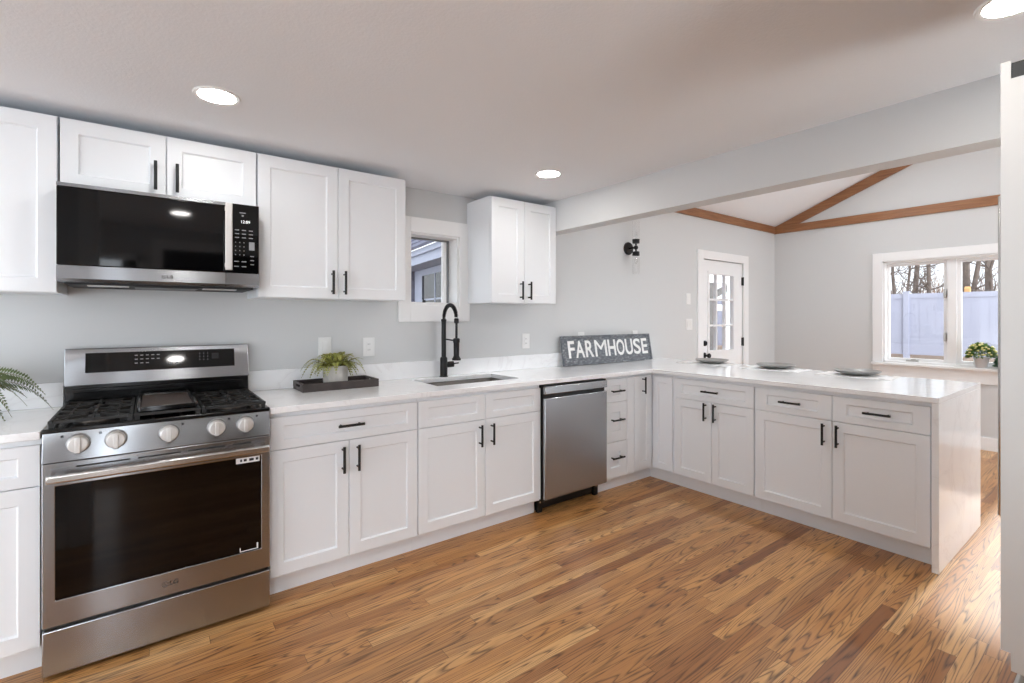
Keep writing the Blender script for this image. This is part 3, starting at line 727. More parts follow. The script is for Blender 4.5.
# ------------------------------------------------------------------ microwave
MX0, MX1 = -3.692, -2.952
mw = thing('microwave', 'over-the-range stainless microwave with black glass door', 'microwave', ((MX0+MX1)/2, .3, 1.49))
mb = MB(); mb.box(MX0+.002, MX1-.002, .142, WY-.003, 1.487, 1.8885); mb.build('body', 'blackpl', mw)
xs = -3.094
mb = MB(); mb.box(MX0, xs-.002, .110, .141, 1.556, 1.877, 0); md = mb.build('door', 'glassblk', mw, bevel=.003)
mb = MB(); mb.prism([(.110, 1.554), (.141, 1.554), (.141, 1.487), (.118, 1.487), (.106, 1.500)], 'x', MX0, xs-.002); mb.build('door_rail', 'steel', md, smooth=False)
mb = MB(); mb.box(MX0, xs-.002, .108, .141, 1.8775, 1.8915); mb.build('top_edge', 'steel', md)
mb = MB(); mb.prism([(xs-.008, .072), (xs+.020, .072), (xs+.024, .080), (xs+.020, .088), (xs-.006, .088)], 'z', 1.566, 1.884)
for z in (1.59, 1.86): mb.box(xs-.006, xs+.0, .086, .111, z-.01, z+.01)
mb.build('handle', 'knob', md, bevel=.002)
mb = MB(); mb.box(xs, MX1, .112, .141, 1.556, 1.8915); pn = mb.build('control_panel', 'glassblk', mw, bevel=.002)
mb = MB(); mb.prism([(.110, 1.554), (.141, 1.554), (.141, 1.487), (.118, 1.487), (.106, 1.500)], 'x', xs, MX1); mb.build('panel_rail', 'steel', pn, smooth=False)
mb = MB()
def key(x, z, w_, h_): mb.box(x-w_/2, x+w_/2, .1112, .1121, z-h_/2, z+h_/2)
px = xs+.04
for r_ in range(3):
    for q in range(3): key(px+.006+q*.030, 1.765-r_*.018, .018, .0045)
mb.build('menu_keys', 'ink', pn); mb = MB()
for r_ in range(4):
    for q in range(3): key(px+q*.018, 1.705-r_*.020, .004, .005)
mb.build('number_keys', 'ink', pn); mb = MB()
for r_ in range(3): key(px+.072, 1.640-r_*.02, .016, .004)
mb.build('side_keys', 'ink', pn); mb = MB()
for r_ in range(2):
    for q in range(2): key(px+.004+q*.032, 1.612-r_*.024, .02, .0045)
mb.build('lower_keys', 'ink', pn); mb = MB(); key(px+.03, 1.850, .026, .004); key(px+.03, 1.836, .008, .006); mb.build('indicator_print', 'ink', pn)
mb = MB(); key(px+.070, 1.69, .024, .04); mb.build('start_key', 'ink', pn)
mb = MB(); mb.text('12:09', .019, lambda a, b, c: (px+.042+a, .1118-c, 1.806+b), extrude=.0003); mb.build('clock_display', 'disp', pn)
logo((MX0+xs)/2+.07, 1.522, .1068, .017, md, 'blackpl')
# underside
mb = MB(); mb.box(MX0+.02, MX1-.02, .15, .50, 1.478, 1.4865, 0)
for x in (MX0+.16, MX1-.16): mb.box(x-.07, x+.07, .17, .23, 1.474, 1.4782, 1)
mb.box((MX0+MX1)/2-.12, (MX0+MX1)/2+.12, .17, .40, 1.4745, 1.4782, 2)
mb.build('underside', ['slot', 'mwlens', 'blackpl'], mw)

# ------------------------------------------------------------------ dishwasher
DX0, DX1 = -1.268, -.656
dw = thing('dishwasher', 'stainless steel dishwasher built in under the worktop by the drawers', 'dishwasher', ((DX0+DX1)/2, .2, 0))
mb = MB(); mb.box(DX0+.004, DX1-.004, -.05, .50, .105, KZ-.034); mb.build('tub', 'blackpl', dw)
mb = MB(); mb.box(DX0+.001, DX1-.004, -.112, -.051, .112, .795); d = mb.build('door', 'steel', dw, bevel=.005)
mb = MB(); mb.box(DX0+.001, DX1-.004, -.115, -.051, .822, .874); mb.build('control_strip', 'steel', d, bevel=.004)
mb = MB(); mb.box(DX0+.001, DX1-.004, -.085, -.051, .795, .822); mb.build('pocket_handle', 'blackpl', d)
mb = MB(); mb.box(DX0+.001, DX1-.004, -.100, -.03, .875, .8825); mb.box(DX0-.001, DX0+.0005, -.09, -.051, .105, .875); mb.build('gasket', 'blackpl', dw)
mb = MB(); mb.box(DX0+.01, DX1-.01, .0, .012, .012, .1); mb.box(DX0+.01, DX1-.06, -.012, .0, .045, .058)
for x in (DX0+.03, DX1-.03): mb.box(x-.02, x+.02, -.025, 0, .0, .1); mb.cyl((x, -.027, .07), (x, -.024, .07), .007, n=10, m=1)
mb.build('kick_plate', ['blackpl', 'chrome'], dw)

# ------------------------------------------------------------------ fridge
FRX0, FRX1, FRF = -2.217, -1.31, -2.412
fr = thing('refrigerator', 'tall stainless french-door refrigerator cut by the right photo edge', 'refrigerator', ((FRX0+FRX1)/2, -2.8, 0))
mb = MB(); mb.box(FRX0+.004, FRX1-.004, -3.16, FRF-.075, .03, 1.755); mb.build('body', 'fridge', fr, bevel=.004)
mid = (FRX0+FRX1)/2
for a, b, s in ((FRX0, mid-.002, 1), (mid+.002, FRX1, -1)):
    mb = MB(); mb.prism([(FRF, .765), (FRF, 1.778), (FRF-.0125, 1.778), (FRF-.0125, 1.747), (FRF-.07, 1.747), (FRF-.07, .735), (FRF-.0125, .735), (FRF-.0125, .765)], 'x', a, b); d = mb.build('door', 'fridge', fr, smooth=False)
    mb = MB(); mb.box(a+.002, b-.002, FRF-.069, FRF-.0128, 1.7475, 1.774); mb.build('top_cap', 'blackpl', d)
    hx = mid - s*.045
    mb = MB(); mb.tube([(hx, FRF, .86), (hx, FRF+.05, .88), (hx, FRF+.05, 1.62), (hx, FRF, 1.64)], .011, 12); mb.build('handle', 'chrome', d)
    mb = MB(); mb.box((a if s > 0 else b-.075), (a+.075 if s > 0 else b), FRF-.11, FRF-.03, 1.7745, 1.795); mb.build('hinge_cover', 'slot', d, bevel=.006)
mb = MB(); mb.box(FRX0, FRX1, FRF-.085, FRF-.014, .07, .715); d = mb.build('freezer_drawer', 'fridge', fr, bevel=.006)
mb = MB(); mb.box(FRX0+.01, FRX1-.01, FRF-.068, FRF-.03, .716, .734); mb.build('pocket_handle', 'blackpl', d)
mb = MB(); mb.box(FRX0+.01, FRX1-.01, -3.15, FRF-.08, 0, .03); mb.build('base_grille', 'blackpl', fr)

# ------------------------------------------------------------------ ceiling lamps
def lamp(x, y, label, mname='lamp', z=CZ, r=.068):
    o = thing('ceiling_downlight', label, 'ceiling light', (x, y, z), 'recessed ceiling lights')
    mb = MB(); mb.lathe((x, y, z), [(r, -.001), (r, -.0045), (r+.014, -.006), (r+.017, -.001)], 40, caps=False)
    mb.loft([[(x+math.cos(2*math.pi*k/40)*q, y+math.sin(2*math.pi*k/40)*q, z-.0008) for k in range(40)] for q in (r+.017, r)], 0, False, False)
    mb.build('trim_ring', 'trim', o)
    mb = MB(); mb.lathe((x, y, z), [(r-.0005, -.0042), (r-.0005, -.0012)], 40); mb.build('diffuser', mname, o)
    return o
l0 = lamp(-3.170, -.28, 'lit round recessed ceiling light above the range')
copytree(l0, (-1.39, -.285, CZ), 'lit round recessed ceiling light between the header and the small window')
copytree(l0, (-1.420, -2.330, CZ), 'lit round recessed ceiling light above the refrigerator')
copytree(l0, (-3.165, -2.26, CZ), 'lit round recessed ceiling light over the camera position')
copytree(l0, (-4.7, -.28, CZ), 'added lit recessed ceiling light over the left worktop, outside the frame')  # this lamp and the next are added, unseen, for more kitchen light
copytree(l0, (-5.2, -2.4, CZ), 'added lit recessed ceiling light over the living side, outside the frame')
f0 = lamp(0, 0, 'added unseen fill light in the vaulted ceiling', 'farfill', 0, .085)
def slope_z(y): return EZ + SL*(WY-y) if y > ridge_y else EZ + SL*(y-RY)
th = math.atan(SL)
spots = [(.4, -.7), (2.2, -.7), (.4, -3.0), (2.2, -3.0)]  # unseen lamps added to brighten the far room's walls
for i, (x, y) in enumerate(spots):
    o = f0 if i == 0 else copytree(f0, (0, 0, 0), 'added unseen fill light in the vaulted ceiling')
    o.location = (x, y, slope_z(y)+.0); o.rotation_euler = (-th if y > ridge_y else th, 0, 0)

# added unseen uplight between the refrigerator and the header, fills the ceiling
tl = thing('fill_lamp', 'added white fill uplight standing right of the refrigerator, out of frame', 'lamp', (-1.09, -2.93, 0))
mb = MB(); mb.lathe((-1.09, -2.93, 0), [(.13, .001), (.13, .015), (.02, .025)], 32); mb.build('base', 'trim', tl)
mb = MB(); mb.cyl((-1.09, -2.93, .02), (-1.09, -2.93, UPL_Z-.05), .012); mb.build('pole', 'trim', tl)
mb = MB(); mb.lathe((-1.09, -2.93, UPL_Z), [(.02, -.06), (.10, -.045), (.17, 0), (.175, .03), (.168, .03), (.155, .004)], 36, caps=False); mb.build('shade', 'trim', tl)
mb = MB(); mb.lathe((-1.09, -2.93, UPL_Z), [(.150, .004), (.150, .010)], 32); mb.build('light_panel', 'uplight', tl)

copytree(tl, (-2.29+.0, -2.98, 0), 'added white fill uplight standing left of the refrigerator, out of frame')  # more added uplights, one per dim stretch of ceiling
copytree(tl, (2.9, -3.7, 0), 'added white fill uplight in the far room corner, out of frame')

# ------------------------------------------------------------------ small wall fittings
def wall_plate(label, x, z, w_=.078, h_=.122, kind='outlet'):
    o = thing('wall_outlet' if kind == 'outlet' else 'light_switch', label, 'outlet' if kind == 'outlet' else 'switch', (x, WY, z))
    mb = MB(); mb.box(x-w_/2, x+w_/2, WY-.006, WY-.0005, z-h_/2, z+h_/2); mb.build('cover_plate', 'plastic', o, bevel=.002)
    n = 2 if w_ > .1 else 1
    for k in range(n):
        cx = x + (k-(n-1)/2)*.046
        mb = MB()
        if kind == 'outlet':
            mb.box(cx-.017, cx+.017, WY-.0085, WY-.006, z-.034, z+.034, 0)
            for dz in (-.018, .018):
                for dx in (-.006, .006): mb.box(cx+dx-.001, cx+dx+.001, WY-.0088, WY-.0084, z+dz-.005, z+dz+.005, 1)
            mb.build('receptacle', ['plastic', 'slot'], o)
        else:
            mb.box(cx-.017, cx+.017, WY-.010, WY-.006, z-.034, z+.034, 0); mb.build('rocker', 'plastic', o, bevel=.002)
    return o
wall_plate('white wall switch plate behind the small fern', -2.515, 1.155, kind='switch')
wall_plate('white wall outlet between the small fern and the faucet', -2.236, 1.147)
wall_plate('white wall outlet left of the dark lettered sign', -.920, 1.148)
wall_plate('white wall outlet peeking above the left half of the lettered sign', -.285, 1.150)
wall_plate('white wall outlet peeking above the right half of the lettered sign', .46, 1.150)
wall_plate('upper white light switch beside the glazed door', 1.37, 1.545, kind='switch')
wall_plate('lower white double light switch beside the glazed door', 1.385, 1.265, .118, kind='switch')

# sconce
sx, sz = .355, 2.012
sco = thing('wall_sconce', 'black two-arm wall sconce with clear glass shades', 'sconce', (sx, WY, sz))
mb = MB(); mb.lathe((sx, WY-.0005, sz), [(.062, 0), (.062, .014), (.056, .022)], 32, axis='y'); mb.build('backplate', 'black', sco)
ay = WY-.10
mb = MB(); mb.cyl((sx, WY-.02, sz), (sx, ay, sz), .010, n=14); mb.lathe((sx, ay, sz), [(.004, -.022), (.016, -.016), (.022, 0), (.016, .016), (.004, .022)], 20); mb.cyl((sx, ay, sz-.05), (sx, ay, sz+.05), .008, n=12); mb.build('arm', 'black', sco)
for s in (1, -1):
    mb = MB(); mb.lathe((sx, ay, sz), [(.012, .036*s), (.033, .040*s), (.035, .078*s), (.030, .078*s), (.030, .05*s)], 28); cpn = mb.build('socket_cup', 'black', sco)
    mb = MB(); mb.lathe((sx, ay, sz), [(.0335, .079*s), (.0335, .255*s)], 28, caps=False); mb.build('glass_shade', 'shade', sco)
    mb = MB(); mb.lathe((sx, ay, sz), [(.010, .06*s), (.010, .095*s), (.016, .12*s), (.016, .14*s), (.005, .157*s)], 16); mb.build('bulb', 'shade', sco)

# ------------------------------------------------------------------ sign
SXa, SXb, SH = -.563, .630, .264
sg = thing('wooden_sign', 'weathered charcoal wooden sign lettered FARMHOUSE leaning on the wall', 'sign', (0, .46, KZ))
byo, ty = .455, .500                      # front face foot and head
L_ = math.sqrt((ty-byo)**2+(SH-.01)**2); ang = math.atan2(ty-byo, SH-.01)
def sp(x, v, d): return (x, byo+v*math.sin(ang)-d*math.cos(ang)+.0, KZ+.012+v*math.cos(ang)+d*math.sin(ang)-.008)
mb = MB(); mb.loft([[sp(SXa, 0, d), sp(SXb, 0, d), sp(SXb, L_, d), sp(SXa, L_, d)] for d in (-.016, 0)]); bd = mb.build('board', 'sign', sg, bevel=.0015, smooth=False)
mb = MB()
for a, b, v0, v1 in ((SXa, SXb, 0, .016), (SXa, SXb, L_-.016, L_), (SXa, SXa+.016, .016, L_-.016), (SXb-.016, SXb, .016, L_-.016)):
    mb.loft([[sp(a, v0, d), sp(b, v0, d), sp(b, v1, d), sp(a, v1, d)] for d in (0, .008)])
mb.build('frame', 'sign', sg, smooth=False)
mb = MB(); cxm = (SXa+SXb)/2
for ch, a0, a1 in (('F', -.495, -.418), ('A', -.408, -.300), ('R', -.285, -.184), ('M', -.164, -.010), ('H', .010, .113), ('O', .128, .236), ('U', .252, .358), ('S', .373, .475), ('E', .494, .579)):
    g = MB(); g.text(ch, .2, lambda a, b, c: (a, b, c), extrude=.0012, bold=0. if ch == 'M' else .0035)
    vs = [v.co.copy() for v in g.bm.verts]; x_0, x_1 = min(v.x for v in vs), max(v.x for v in vs); y_0, y_1 = min(v.y for v in vs), max(v.y for v in vs)
    idx = {v: mb.bm.verts.new(sp(a0+(v.co.x-x_0)/(x_1-x_0)*(a1-a0), .064+(v.co.y-y_0)/(y_1-y_0)*.150, .0012+v.co.z)) for v in g.bm.verts}
    for f in g.bm.faces: mb._f([idx[v] for v in f.verts], 0)
    g.bm.free()
mb.build('lettering', 'white', sg, smooth=False)

# ------------------------------------------------------------------ tray and plants
tx0, tx1, ty0, ty1 = -2.705, -2.268, .278, .505
tr = thing('serving_tray', 'dark wooden rectangular tray with cut-out handles under the small fern', 'tray', ((tx0+tx1)/2, (ty0+ty1)/2, KZ))
mb = MB(); t = .012; zt = KZ+.047
mb.box(tx0, tx1, ty0, ty1, KZ+.001, KZ+.010); mb.box(tx0, tx1, ty0, ty0+t, KZ+.010, zt); mb.box(tx0, tx1, ty1-t, ty1, KZ+.010, zt)
for a in (tx0, tx1-t):
    yc = (ty0+ty1)/2
    mb.box(a, a+t, ty0+t, yc-.045, KZ+.010, zt); mb.box(a, a+t, yc+.045, ty1-t, KZ+.010, zt)
    mb.box(a, a+t, yc-.045, yc+.045, KZ+.010, KZ+.022); mb.box(a, a+t, yc-.045, yc+.045, KZ+.036, zt)
mb.build('tray_body', 'tray', tr, smooth=False)

def frond(mb, base, az, length, rise, droop, leaf, width, m=0, ms=1, n=22, seed=0, roll=0.):
    rr = random.Random(seed); base = Vector(base); hd = Vector((math.cos(az), math.sin(az), 0)); side = Vector((-math.sin(az), math.cos(az), 0))
    pts = []
    for i in range(n+1):
        t = i/n; pts.append(base + hd*(length*t*(1-.12*t)) + Vector((0, 0, rise*math.sin(min(1, t*1.2)*math.pi*.5) - droop*t*t*t)))
    mb.tube(pts, [.0022*(1-.7*i/n) for i in range(n+1)], 5, ms)
    side = (side*math.cos(roll)+Vector((0, 0, 1))*math.sin(roll)).normalized()
    for i in range(2, n+1):
        t = i/n; p = pts[i]; tan = (pts[i]-pts[i-1]).normalized(); up = side.cross(tan)
        ll = leaf*math.sin(math.pi*min(1, .15+.85*t)**.8)*(1 if t < .97 else .6)*rr.uniform(.85, 1.12)+.004
        for s in (1, -1):
            d = (side*s + tan*.45 - up*rr.uniform(-.05, .3)*-1*-.6).normalized(); nrm = tan*width
            a = p; b = p + d*ll*.5 + nrm; c = p + d*ll - Vector((0, 0, .12*ll)); e_ = p + d*ll*.5 - nrm*.6
            mb._f([mb.bm.verts.new(q) for q in (a, e_, c, b)], m)
px, py = -2.492, .395
pf = thing('potted_fern', 'small light green fern in a squat chalky pot standing on the dark tray', 'plant', (px, py, KZ+.011))
mb = MB(); mb.lathe((px, py, KZ+.0105), [(.058, 0), (.066, .004), (.070, .03), (.072, .110), (.072, .122), (.065, .122), (.063, .105)], 36)
mb.build('pot', 'pot', pf)
mb = MB(); mb.lathe((px, py, KZ+.112), [(.0635, 0), (.03, .008), (.003, .01)], 24); mb.build('soil', 'soil', pf)
mb = MB(); rr = random.Random(4)
for i in range(46):
    az = rr.uniform(0, 2*math.pi); r0 = rr.uniform(0, .04)
    ln = rr.uniform(.08, .15)
    if abs(math.cos(az)) > .7: ln *= 1.15
    if math.sin(az) > .3: ln *= .62
    frond(mb, (px+math.cos(az)*r0, py+math.sin(az)*r0, KZ+.115), az+rr.uniform(-.3, .3), ln, rr.uniform(.03, .11), rr.uniform(.01, .09), rr.uniform(.024, .034), .0075, n=13, seed=i)
for i, (az, ln, ri, dr_) in enumerate(((3.35, .20, .08, .11), (3.05, .19, .09, .09), (3.6, .17, .07, .10), (2.8, .17, .09, .08))): frond(mb, (px-.03, py-.01, KZ+.11), az, ln, ri, dr_, .030, .007, n=18, seed=70+i)
mb.build('foliage', ['fern', 'stem'], pf, recalc=False)

fx0, fy0 = -4.06, .24
bf = thing('potted_fern', 'dark green arching fern on the worktop left of the range, mostly out of frame', 'plant', (fx0, fy0, KZ))
mb = MB(); mb.lathe((fx0, fy0, KZ+.001), [(.065, 0), (.070, .004), (.088, .11), (.090, .125), (.083, .125), (.078, .105)], 36); mb.build('pot', 'pot', bf)
mb = MB(); mb.lathe((fx0, fy0, KZ+.108), [(.078, 0), (.04, .008), (.003, .01)], 24); mb.build('soil', 'soil', bf)
mb = MB(); rr = random.Random(11)
for i, (az, ln, ri, dr_) in enumerate(((.55, .43, .08, .19), (.30, .30, .07, .10), (.05, .30, .08, .14), (-.25, .27, .07, .16), (.42, .27, .08, .03), (-.05, .24, .07, .21), (.2, .36, .12, .14), (-.5, .3, .1, .15), (.75, .25, .12, .1))):
    frond(mb, (fx0, fy0, KZ+.11), az, ln, ri, dr_, .046, .0062, n=36, seed=i, roll=(.9, .5, -.4, -.8, .7, .3)[i % 6])
for i in range(16): frond(mb, (fx0, fy0, KZ+.11), rr.uniform(1.0, 5.5), rr.uniform(.18, .26), rr.uniform(.08, .16), rr.uniform(.05, .15), .038, .007, n=20, seed=100+i)
mb.build('foliage', ['ferndk', 'stem'], bf, recalc=False)

# ------------------------------------------------------------------ place settings
def plate_at(x, y, z, label, first=[None]):
    if first[0] is None:
        o = thing('dinner_plate', label, 'plate', (x, y, z), 'stoneware plates')
        mb = MB(); mb.lathe((x, y, z), [(.070, 0), (.074, .0015), (.085, .006), (.125, .018), (.143, .030), (.145, .033), (.143, .0345), (.138, .032), (.12, .022), (.084, .011), (.02, .009)], 56); mb.build('plate_body', 'plate', o); first[0] = o; return o
    return copytree(first[0], (x, y, z), label)
def mat_at(x, y, rz, label, first=[None]):
    if first[0] is None:
        o = thing('placemat', label, 'placemat', (0, 0, 0), 'white placemats')
        mb = MB(); mb.cells([-.155, -.15, .15, .155], [-.225, -.22, .22, .225], lambda u, v: True, 'z', .0005, .0030); mb.build('woven_cloth', 'placemat', o)
        mb = MB(); rr = random.Random(2)
        for i in range(5):
            y_ = -.17+i*.085
            for s in (-1, 1):
                mb.loft([[(s*.120+math.cos(a)*.011, y_+math.sin(a)*.02, z) for a in (0, .8, 1.6, 2.4, 3.1, 3.9, 4.7, 5.5)] for z in (.0029, .0034)])
        mb.build('printed_border', 'ink', o); first[0] = o
    else: o = copytree(first[0], (0, 0, 0), label)
    o.location = (x, y, KZ+.0002); o.rotation_euler = (0, 0, rz); return o
mat_at(.70, -.10, .10, 'white placemat under the grey plate nearest the glazed door')
mat_at(.69, -.70, .05, 'white placemat under the middle grey plate')
mat_at(.69, -1.275, .06, 'white placemat under the grey plate nearest the waterfall end')
plate_at(.73, -.125, KZ+.0042, 'round grey stoneware plate nearest the glazed door')
plate_at(.73, -.69, KZ+.0042, 'round grey stoneware plate in the middle of the three')
plate_at(.72, -1.265, KZ+.0042, 'round grey stoneware plate nearest the waterfall end')

# ------------------------------------------------------------------ window sill plants
def blob_leaves(mb, c, r, h, n, size, m, seed, low=-.2):
    rr = random.Random(seed); c = Vector(c)
    for i in range(n):
        u = rr.uniform(low, 1); a = rr.uniform(0, 2*math.pi); q = math.sqrt(max(0, 1-u*u)); k = rr.uniform(.55, 1)
        p = c + Vector((math.cos(a)*q*r*k, math.sin(a)*q*r*k, u*h*k)); d = (p-c).normalized()
        s = d.cross(Vector((rr.uniform(-1, 1), rr.uniform(-1, 1), rr.uniform(-1, 1)))).normalized(); t = d.cross(s)
        z = size*rr.uniform(.6, 1.2); d2 = (d+t*.8*rr.uniform(-1, 1)).normalized()
        mb._f([mb.bm.verts.new(x) for x in (p-s*z*.35, p+d2*z*.5-s*z*.2, p+d2*z, p+d2*z*.5+s*z*.45)], m)
sillz = W2[2]-.002
fl = thing('potted_flower', 'round pale yellow chrysanthemum in a pale glazed pot on the window sill', 'plant', (3.365, -1.50, sillz))
mb = MB(); mb.lathe((3.365, -1.50, sillz), [(.044, 0), (.047, .003), (.060, .095), (.064, .100), (.064, .112), (.058, .112), (.054, .098)], 28); mb.build('pot', 'bluepot', fl)
mb = MB(); blob_leaves(mb, (3.365, -1.50, sillz+.13), .105, .11, 620, .03, 0, 5); mb.build('foliage', 'leaf', fl, recalc=False)
mb = MB(); rr = random.Random(9)
for i in range(90):
    u = rr.uniform(.0, 1); a = rr.uniform(0, 2*math.pi); q = math.sqrt(1-u*u); p = Vector((3.365+math.cos(a)*q*.115, -1.50+math.sin(a)*q*.115, sillz+.13+u*.125))
    mb.lathe(p, [(.003, -.006), (.011, -.002), (.012, .003), (.004, .007)], 7)
mb.build('blossoms', 'flower', fl)['kind'] = 'stuff'
gp = thing('potted_plant', 'low deep green leafy plant on the window sill beside the chrysanthemum', 'plant', (3.34, -1.685, sillz))
mb = MB(); mb.lathe((3.34, -1.685, sillz), [(.032, 0), (.034, .002), (.042, .05), (.044, .056), (.040, .056), (.038, .046)], 24); mb.build('pot', 'bluepot', gp)
mb = MB(); blob_leaves(mb, (3.34, -1.685, sillz+.062), .072, .075, 420, .034, 0, 8, -.55); mb.build('foliage', 'leafdk', gp, recalc=False)

# ------------------------------------------------------------------ outside
mb = MB()
rr = random.Random(3); nx, ny = 36, 34
G = [[None]*(ny+1) for _ in range(nx+1)]
for i in range(nx+1):
    for j in range(ny+1):
        x = -8.44+72*i/nx; y = -33.3+68*j/ny
        z = -.25 + max(0, min(.45, (x-4.5)*.045)) + rr.uniform(-.02, .02)
        G[i][j] = mb.bm.verts.new((x, y, z))
for i in range(nx):
    for j in range(ny):
        if G[i][j].co.x < 3.5 and G[i][j].co.y < .68: continue
        mb._f([G[i][j], G[i+1][j], G[i+1][j+1], G[i][j+1]], 0)
bmesh.ops.delete(mb.bm, geom=[v for v in mb.bm.verts if not v.link_faces], context='VERTS')
struct(mb.build('ground', 'ground'))
def fence_run(p0, p1, zb, zt, label):
    p0, p1 = Vector(p0), Vector(p1); d = p1-p0; L = d.length; n = max(1, round(L/2.4)); t = d/L; nn = Vector((-t.y, t.x))
    o = thing('vinyl_fence', label, 'fence', ((p0.x+p1.x)/2, (p0.y+p1.y)/2, zb))
    def slab(mb, a, b, w_, z0, z1, off=0):
        A = p0+t*a+nn*off; B = p0+t*b+nn*off
        mb.loft([[(q.x, q.y, z) for q in (A+nn*w_, A-nn*w_, B-nn*w_, B+nn*w_)] for z in (z0, z1)])
    for k in range(n):
        a, b = L*k/n, L*(k+1)/n
        mb = MB(); slab(mb, a+.06, b-.06, .012, zb+.10, zt-.05); slab(mb, a+.06, b-.06, .03, zb+.05, zb+.17); slab(mb, a+.06, b-.06, .03, zt-.14, zt)
        m_ = int((b-a-.2)/.18)
        for q in range(m_): slab(mb, a+.12+q*.18, a+.125+q*.18, .016, zb+.17, zt-.14)
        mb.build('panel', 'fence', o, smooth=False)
    for k in range(n+1):
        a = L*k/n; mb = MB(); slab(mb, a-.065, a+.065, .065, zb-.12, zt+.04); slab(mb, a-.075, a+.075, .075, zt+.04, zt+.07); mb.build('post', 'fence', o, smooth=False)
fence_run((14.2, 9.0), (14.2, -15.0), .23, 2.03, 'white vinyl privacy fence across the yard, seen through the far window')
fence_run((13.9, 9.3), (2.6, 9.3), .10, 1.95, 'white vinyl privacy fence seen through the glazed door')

def tree(x, y, h, r, seed, label, lean=0.):
    rr = random.Random(seed); o = thing('bare_tree', label, 'tree', (x, y, .1), 'bare trees beyond the fence')
    top = Vector((x+rr.uniform(-.6, .6), y+lean, h)); base = Vector((x, y, .05)); n = 8; pts = []
    for i in range(n+1):
        t = i/n; pts.append(base.lerp(top, t)+Vector((rr.uniform(-.12, .12), rr.uniform(-.12, .12), 0))*(t > 0))
    mb = MB(); mb.tube(pts, [r*(1-.75*i/n) for i in range(n+1)], 8); tk = mb.build('trunk', 'bark', o)
    mb = MB()
    def limb(p, d, L, rad, depth):
        q = [p]; dd = d.normalized()
        for i in range(5):
            dd = (dd+Vector((rr.uniform(-.35, .35), rr.uniform(-.35, .35), rr.uniform(-.12, .3)))).normalized(); q.append(q[-1]+dd*L/5)
        mb.tube(q, [rad*(1-.15*i) for i in range(6)], 5)
        if depth > 0:
            for i in range(rr.randint(3, 4)): limb(q[rr.randint(1, 5)], dd+Vector((rr.uniform(-1, 1), rr.uniform(-1, 1), rr.uniform(-.5, .8))), L*rr.uniform(.45, .7), rad*.5, depth-1)
    for i in range(22):
        k = rr.randint(1, 8); a = rr.uniform(0, 6.28)
        limb(pts[k], Vector((math.cos(a), math.sin(a), rr.uniform(-.1, .7))), rr.uniform(.7, 1.3), min(.032, r*.4), 2)
    mb.build('branches', 'bark', o); return o
TR = [(17.4, 3.08, 7.5, .10), (20.0, 3.60, 8, .13), (18.0, 2.66, 8, .09), (20.6, 3.12, 9, .20), (18.4, 2.28, 9, .14), (22.4, 1.98, 9, .30), (19.7, 1.30, 9, .17), (24.5, 1.75, 9, .26), (20.4, .86, 8, .12), (18.5, -.9, 9, .2), (22, -3.2, 9, .24), (19, -5.2, 9, .2), (24, 6.5, 9, .2), (17.5, -8.5, 9, .25)]
for i, (x, y, h, r) in enumerate(TR): tree(x, y, h, r*.55, 40+i, 'tall bare grey tree beyond the white fence')
def bush(x, y, rad, h, seed):
    rr = random.Random(seed); mb = MB()
    for i in range(170):
        a = rr.uniform(0, 6.28); p = Vector((x+rr.uniform(-.3, .3)*rad, y+rr.uniform(-.9, .9)*rad, .2)); q = p+Vector((math.cos(a)*rad*.5, math.sin(a)*rad*.7, h*rr.uniform(.5, 1)))
        mb.tube([p, p.lerp(q, .5)+Vector((rr.uniform(-.2, .2), rr.uniform(-.2, .2), .1)), q], [.02, .014, .005], 4)
    o = mb.build('brush_thicket', 'brush', loc=(x, y, .2)); return tag(o, 'dry brown thicket of leafless brush beyond the fence', 'bush', 'thickets beyond the fence')
for i in range(9): bush(25.5+(i % 3)*1.2, 5.5-i*1.6, .62, 3.0+.3*(i % 2), 200+i)
mb = MB(); mb.box(15.3, 15.42, .63, .75, .2, 2.17); mb.prism([(15.3, 2.17), (15.42, 2.17), (15.36, 2.23)], 'y', .63, .75)
tag(mb.build('timber_post', 'post', loc=(15.4, .69, .2)), 'pale bare timber post standing beyond the fence', 'post')
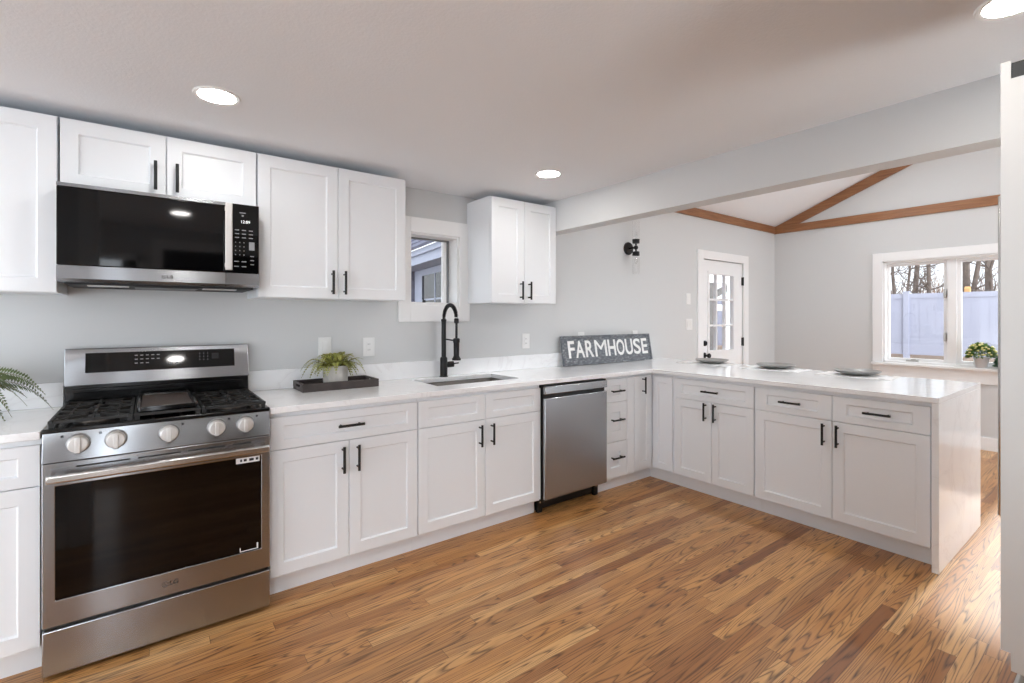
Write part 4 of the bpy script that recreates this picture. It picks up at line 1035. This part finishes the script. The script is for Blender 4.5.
# wing seen through the small window
def wing():
    o = thing('house_wing', 'pale wing with shingled eave and a window, seen through the small window', 'building', (-.2, 3.4, -.3))
    ex, ey = -.944, 1.836; a = math.radians(8); ez = 1.975
    f = Vector((math.sin(a), math.cos(a), 0)); s = Vector((math.cos(a), -math.sin(a), 0)); b0 = Vector((ex, ey, 0))
    def P(u, v, z): q = b0+f*u+s*v; return (q.x, q.y, z)
    def bx(mb, u0, u1, v0, v1, z0, z1): mb.loft([[P(u0, v0, z), P(u1, v0, z), P(u1, v1, z), P(u0, v1, z)] for z in (z0, z1)])
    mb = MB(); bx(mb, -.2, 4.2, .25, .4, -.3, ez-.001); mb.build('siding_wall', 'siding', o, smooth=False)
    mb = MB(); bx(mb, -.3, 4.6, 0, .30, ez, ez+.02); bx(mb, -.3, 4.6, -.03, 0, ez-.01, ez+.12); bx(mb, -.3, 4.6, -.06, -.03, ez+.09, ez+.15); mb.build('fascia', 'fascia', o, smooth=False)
    mb = MB()
    for k in range(14):
        v = -.09+k*.10; z = ez+.15+k*.095
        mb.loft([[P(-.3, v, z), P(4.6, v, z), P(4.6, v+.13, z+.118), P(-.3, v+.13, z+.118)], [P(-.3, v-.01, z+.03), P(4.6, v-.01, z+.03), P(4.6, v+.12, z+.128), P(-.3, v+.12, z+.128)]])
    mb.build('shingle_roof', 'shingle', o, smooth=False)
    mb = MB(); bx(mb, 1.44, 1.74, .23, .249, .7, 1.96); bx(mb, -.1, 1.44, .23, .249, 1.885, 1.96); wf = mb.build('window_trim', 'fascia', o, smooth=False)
    mb = MB(); bx(mb, -.1, 1.44, .238, .2495, .7, 1.885); mb.build('window_pane', 'glassblk', wf)
    mb = MB()
    for u in (.45, .95): bx(mb, u-.012, u+.012, .232, .238, .7, 1.885)
    for z in (1.25, 1.57): bx(mb, -.1, 1.44, .232, .238, z-.01, z+.01)
    mb.build('grille_bars', 'fascia', wf, smooth=False)
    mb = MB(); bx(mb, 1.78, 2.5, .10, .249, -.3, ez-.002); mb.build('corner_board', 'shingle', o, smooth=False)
wing()
# open garden porch seen through the glazed door
po = thing('porch', 'white garden porch with braced beam and rail outside the glazed door', 'porch', (11.4, 6.0, .1))
mb = MB(); mb.box(9.6, 12.6, 5.4, 7.4, .02, .16); mb.build('deck', 'siding', po)
for x, y, h_ in ((9.8, 6.0, .07), (12.08, 6.0, .20)):
    mb = MB(); mb.box(x-h_, x+h_, y-.08, y+.08, .16, 2.45); mb.build('post', 'trim', po)
mb = MB(); mb.box(9.6, 12.6, 5.9, 6.1, 2.45, 2.95); mb.build('beam', 'trim', po)
mb = MB(); mb.box(11.12, 11.88, 5.95, 6.05, 1.56, 1.76); mb.build('rail', 'trim', po)
mb = MB(); mb.loft([[(11.14, 5.96, 1.95), (11.14, 6.04, 1.95), (11.14, 6.04, 2.15), (11.14, 5.96, 2.15)], [(11.88, 5.96, 2.2), (11.88, 6.04, 2.2), (11.88, 6.04, 2.4), (11.88, 5.96, 2.4)]]); mb.build('brace', 'darkwood', po)
mb = MB(); mb.box(10.72, 11.12, 5.94, 6.06, .16, 2.45); mb.build('privacy_screen', 'darkwood', po)
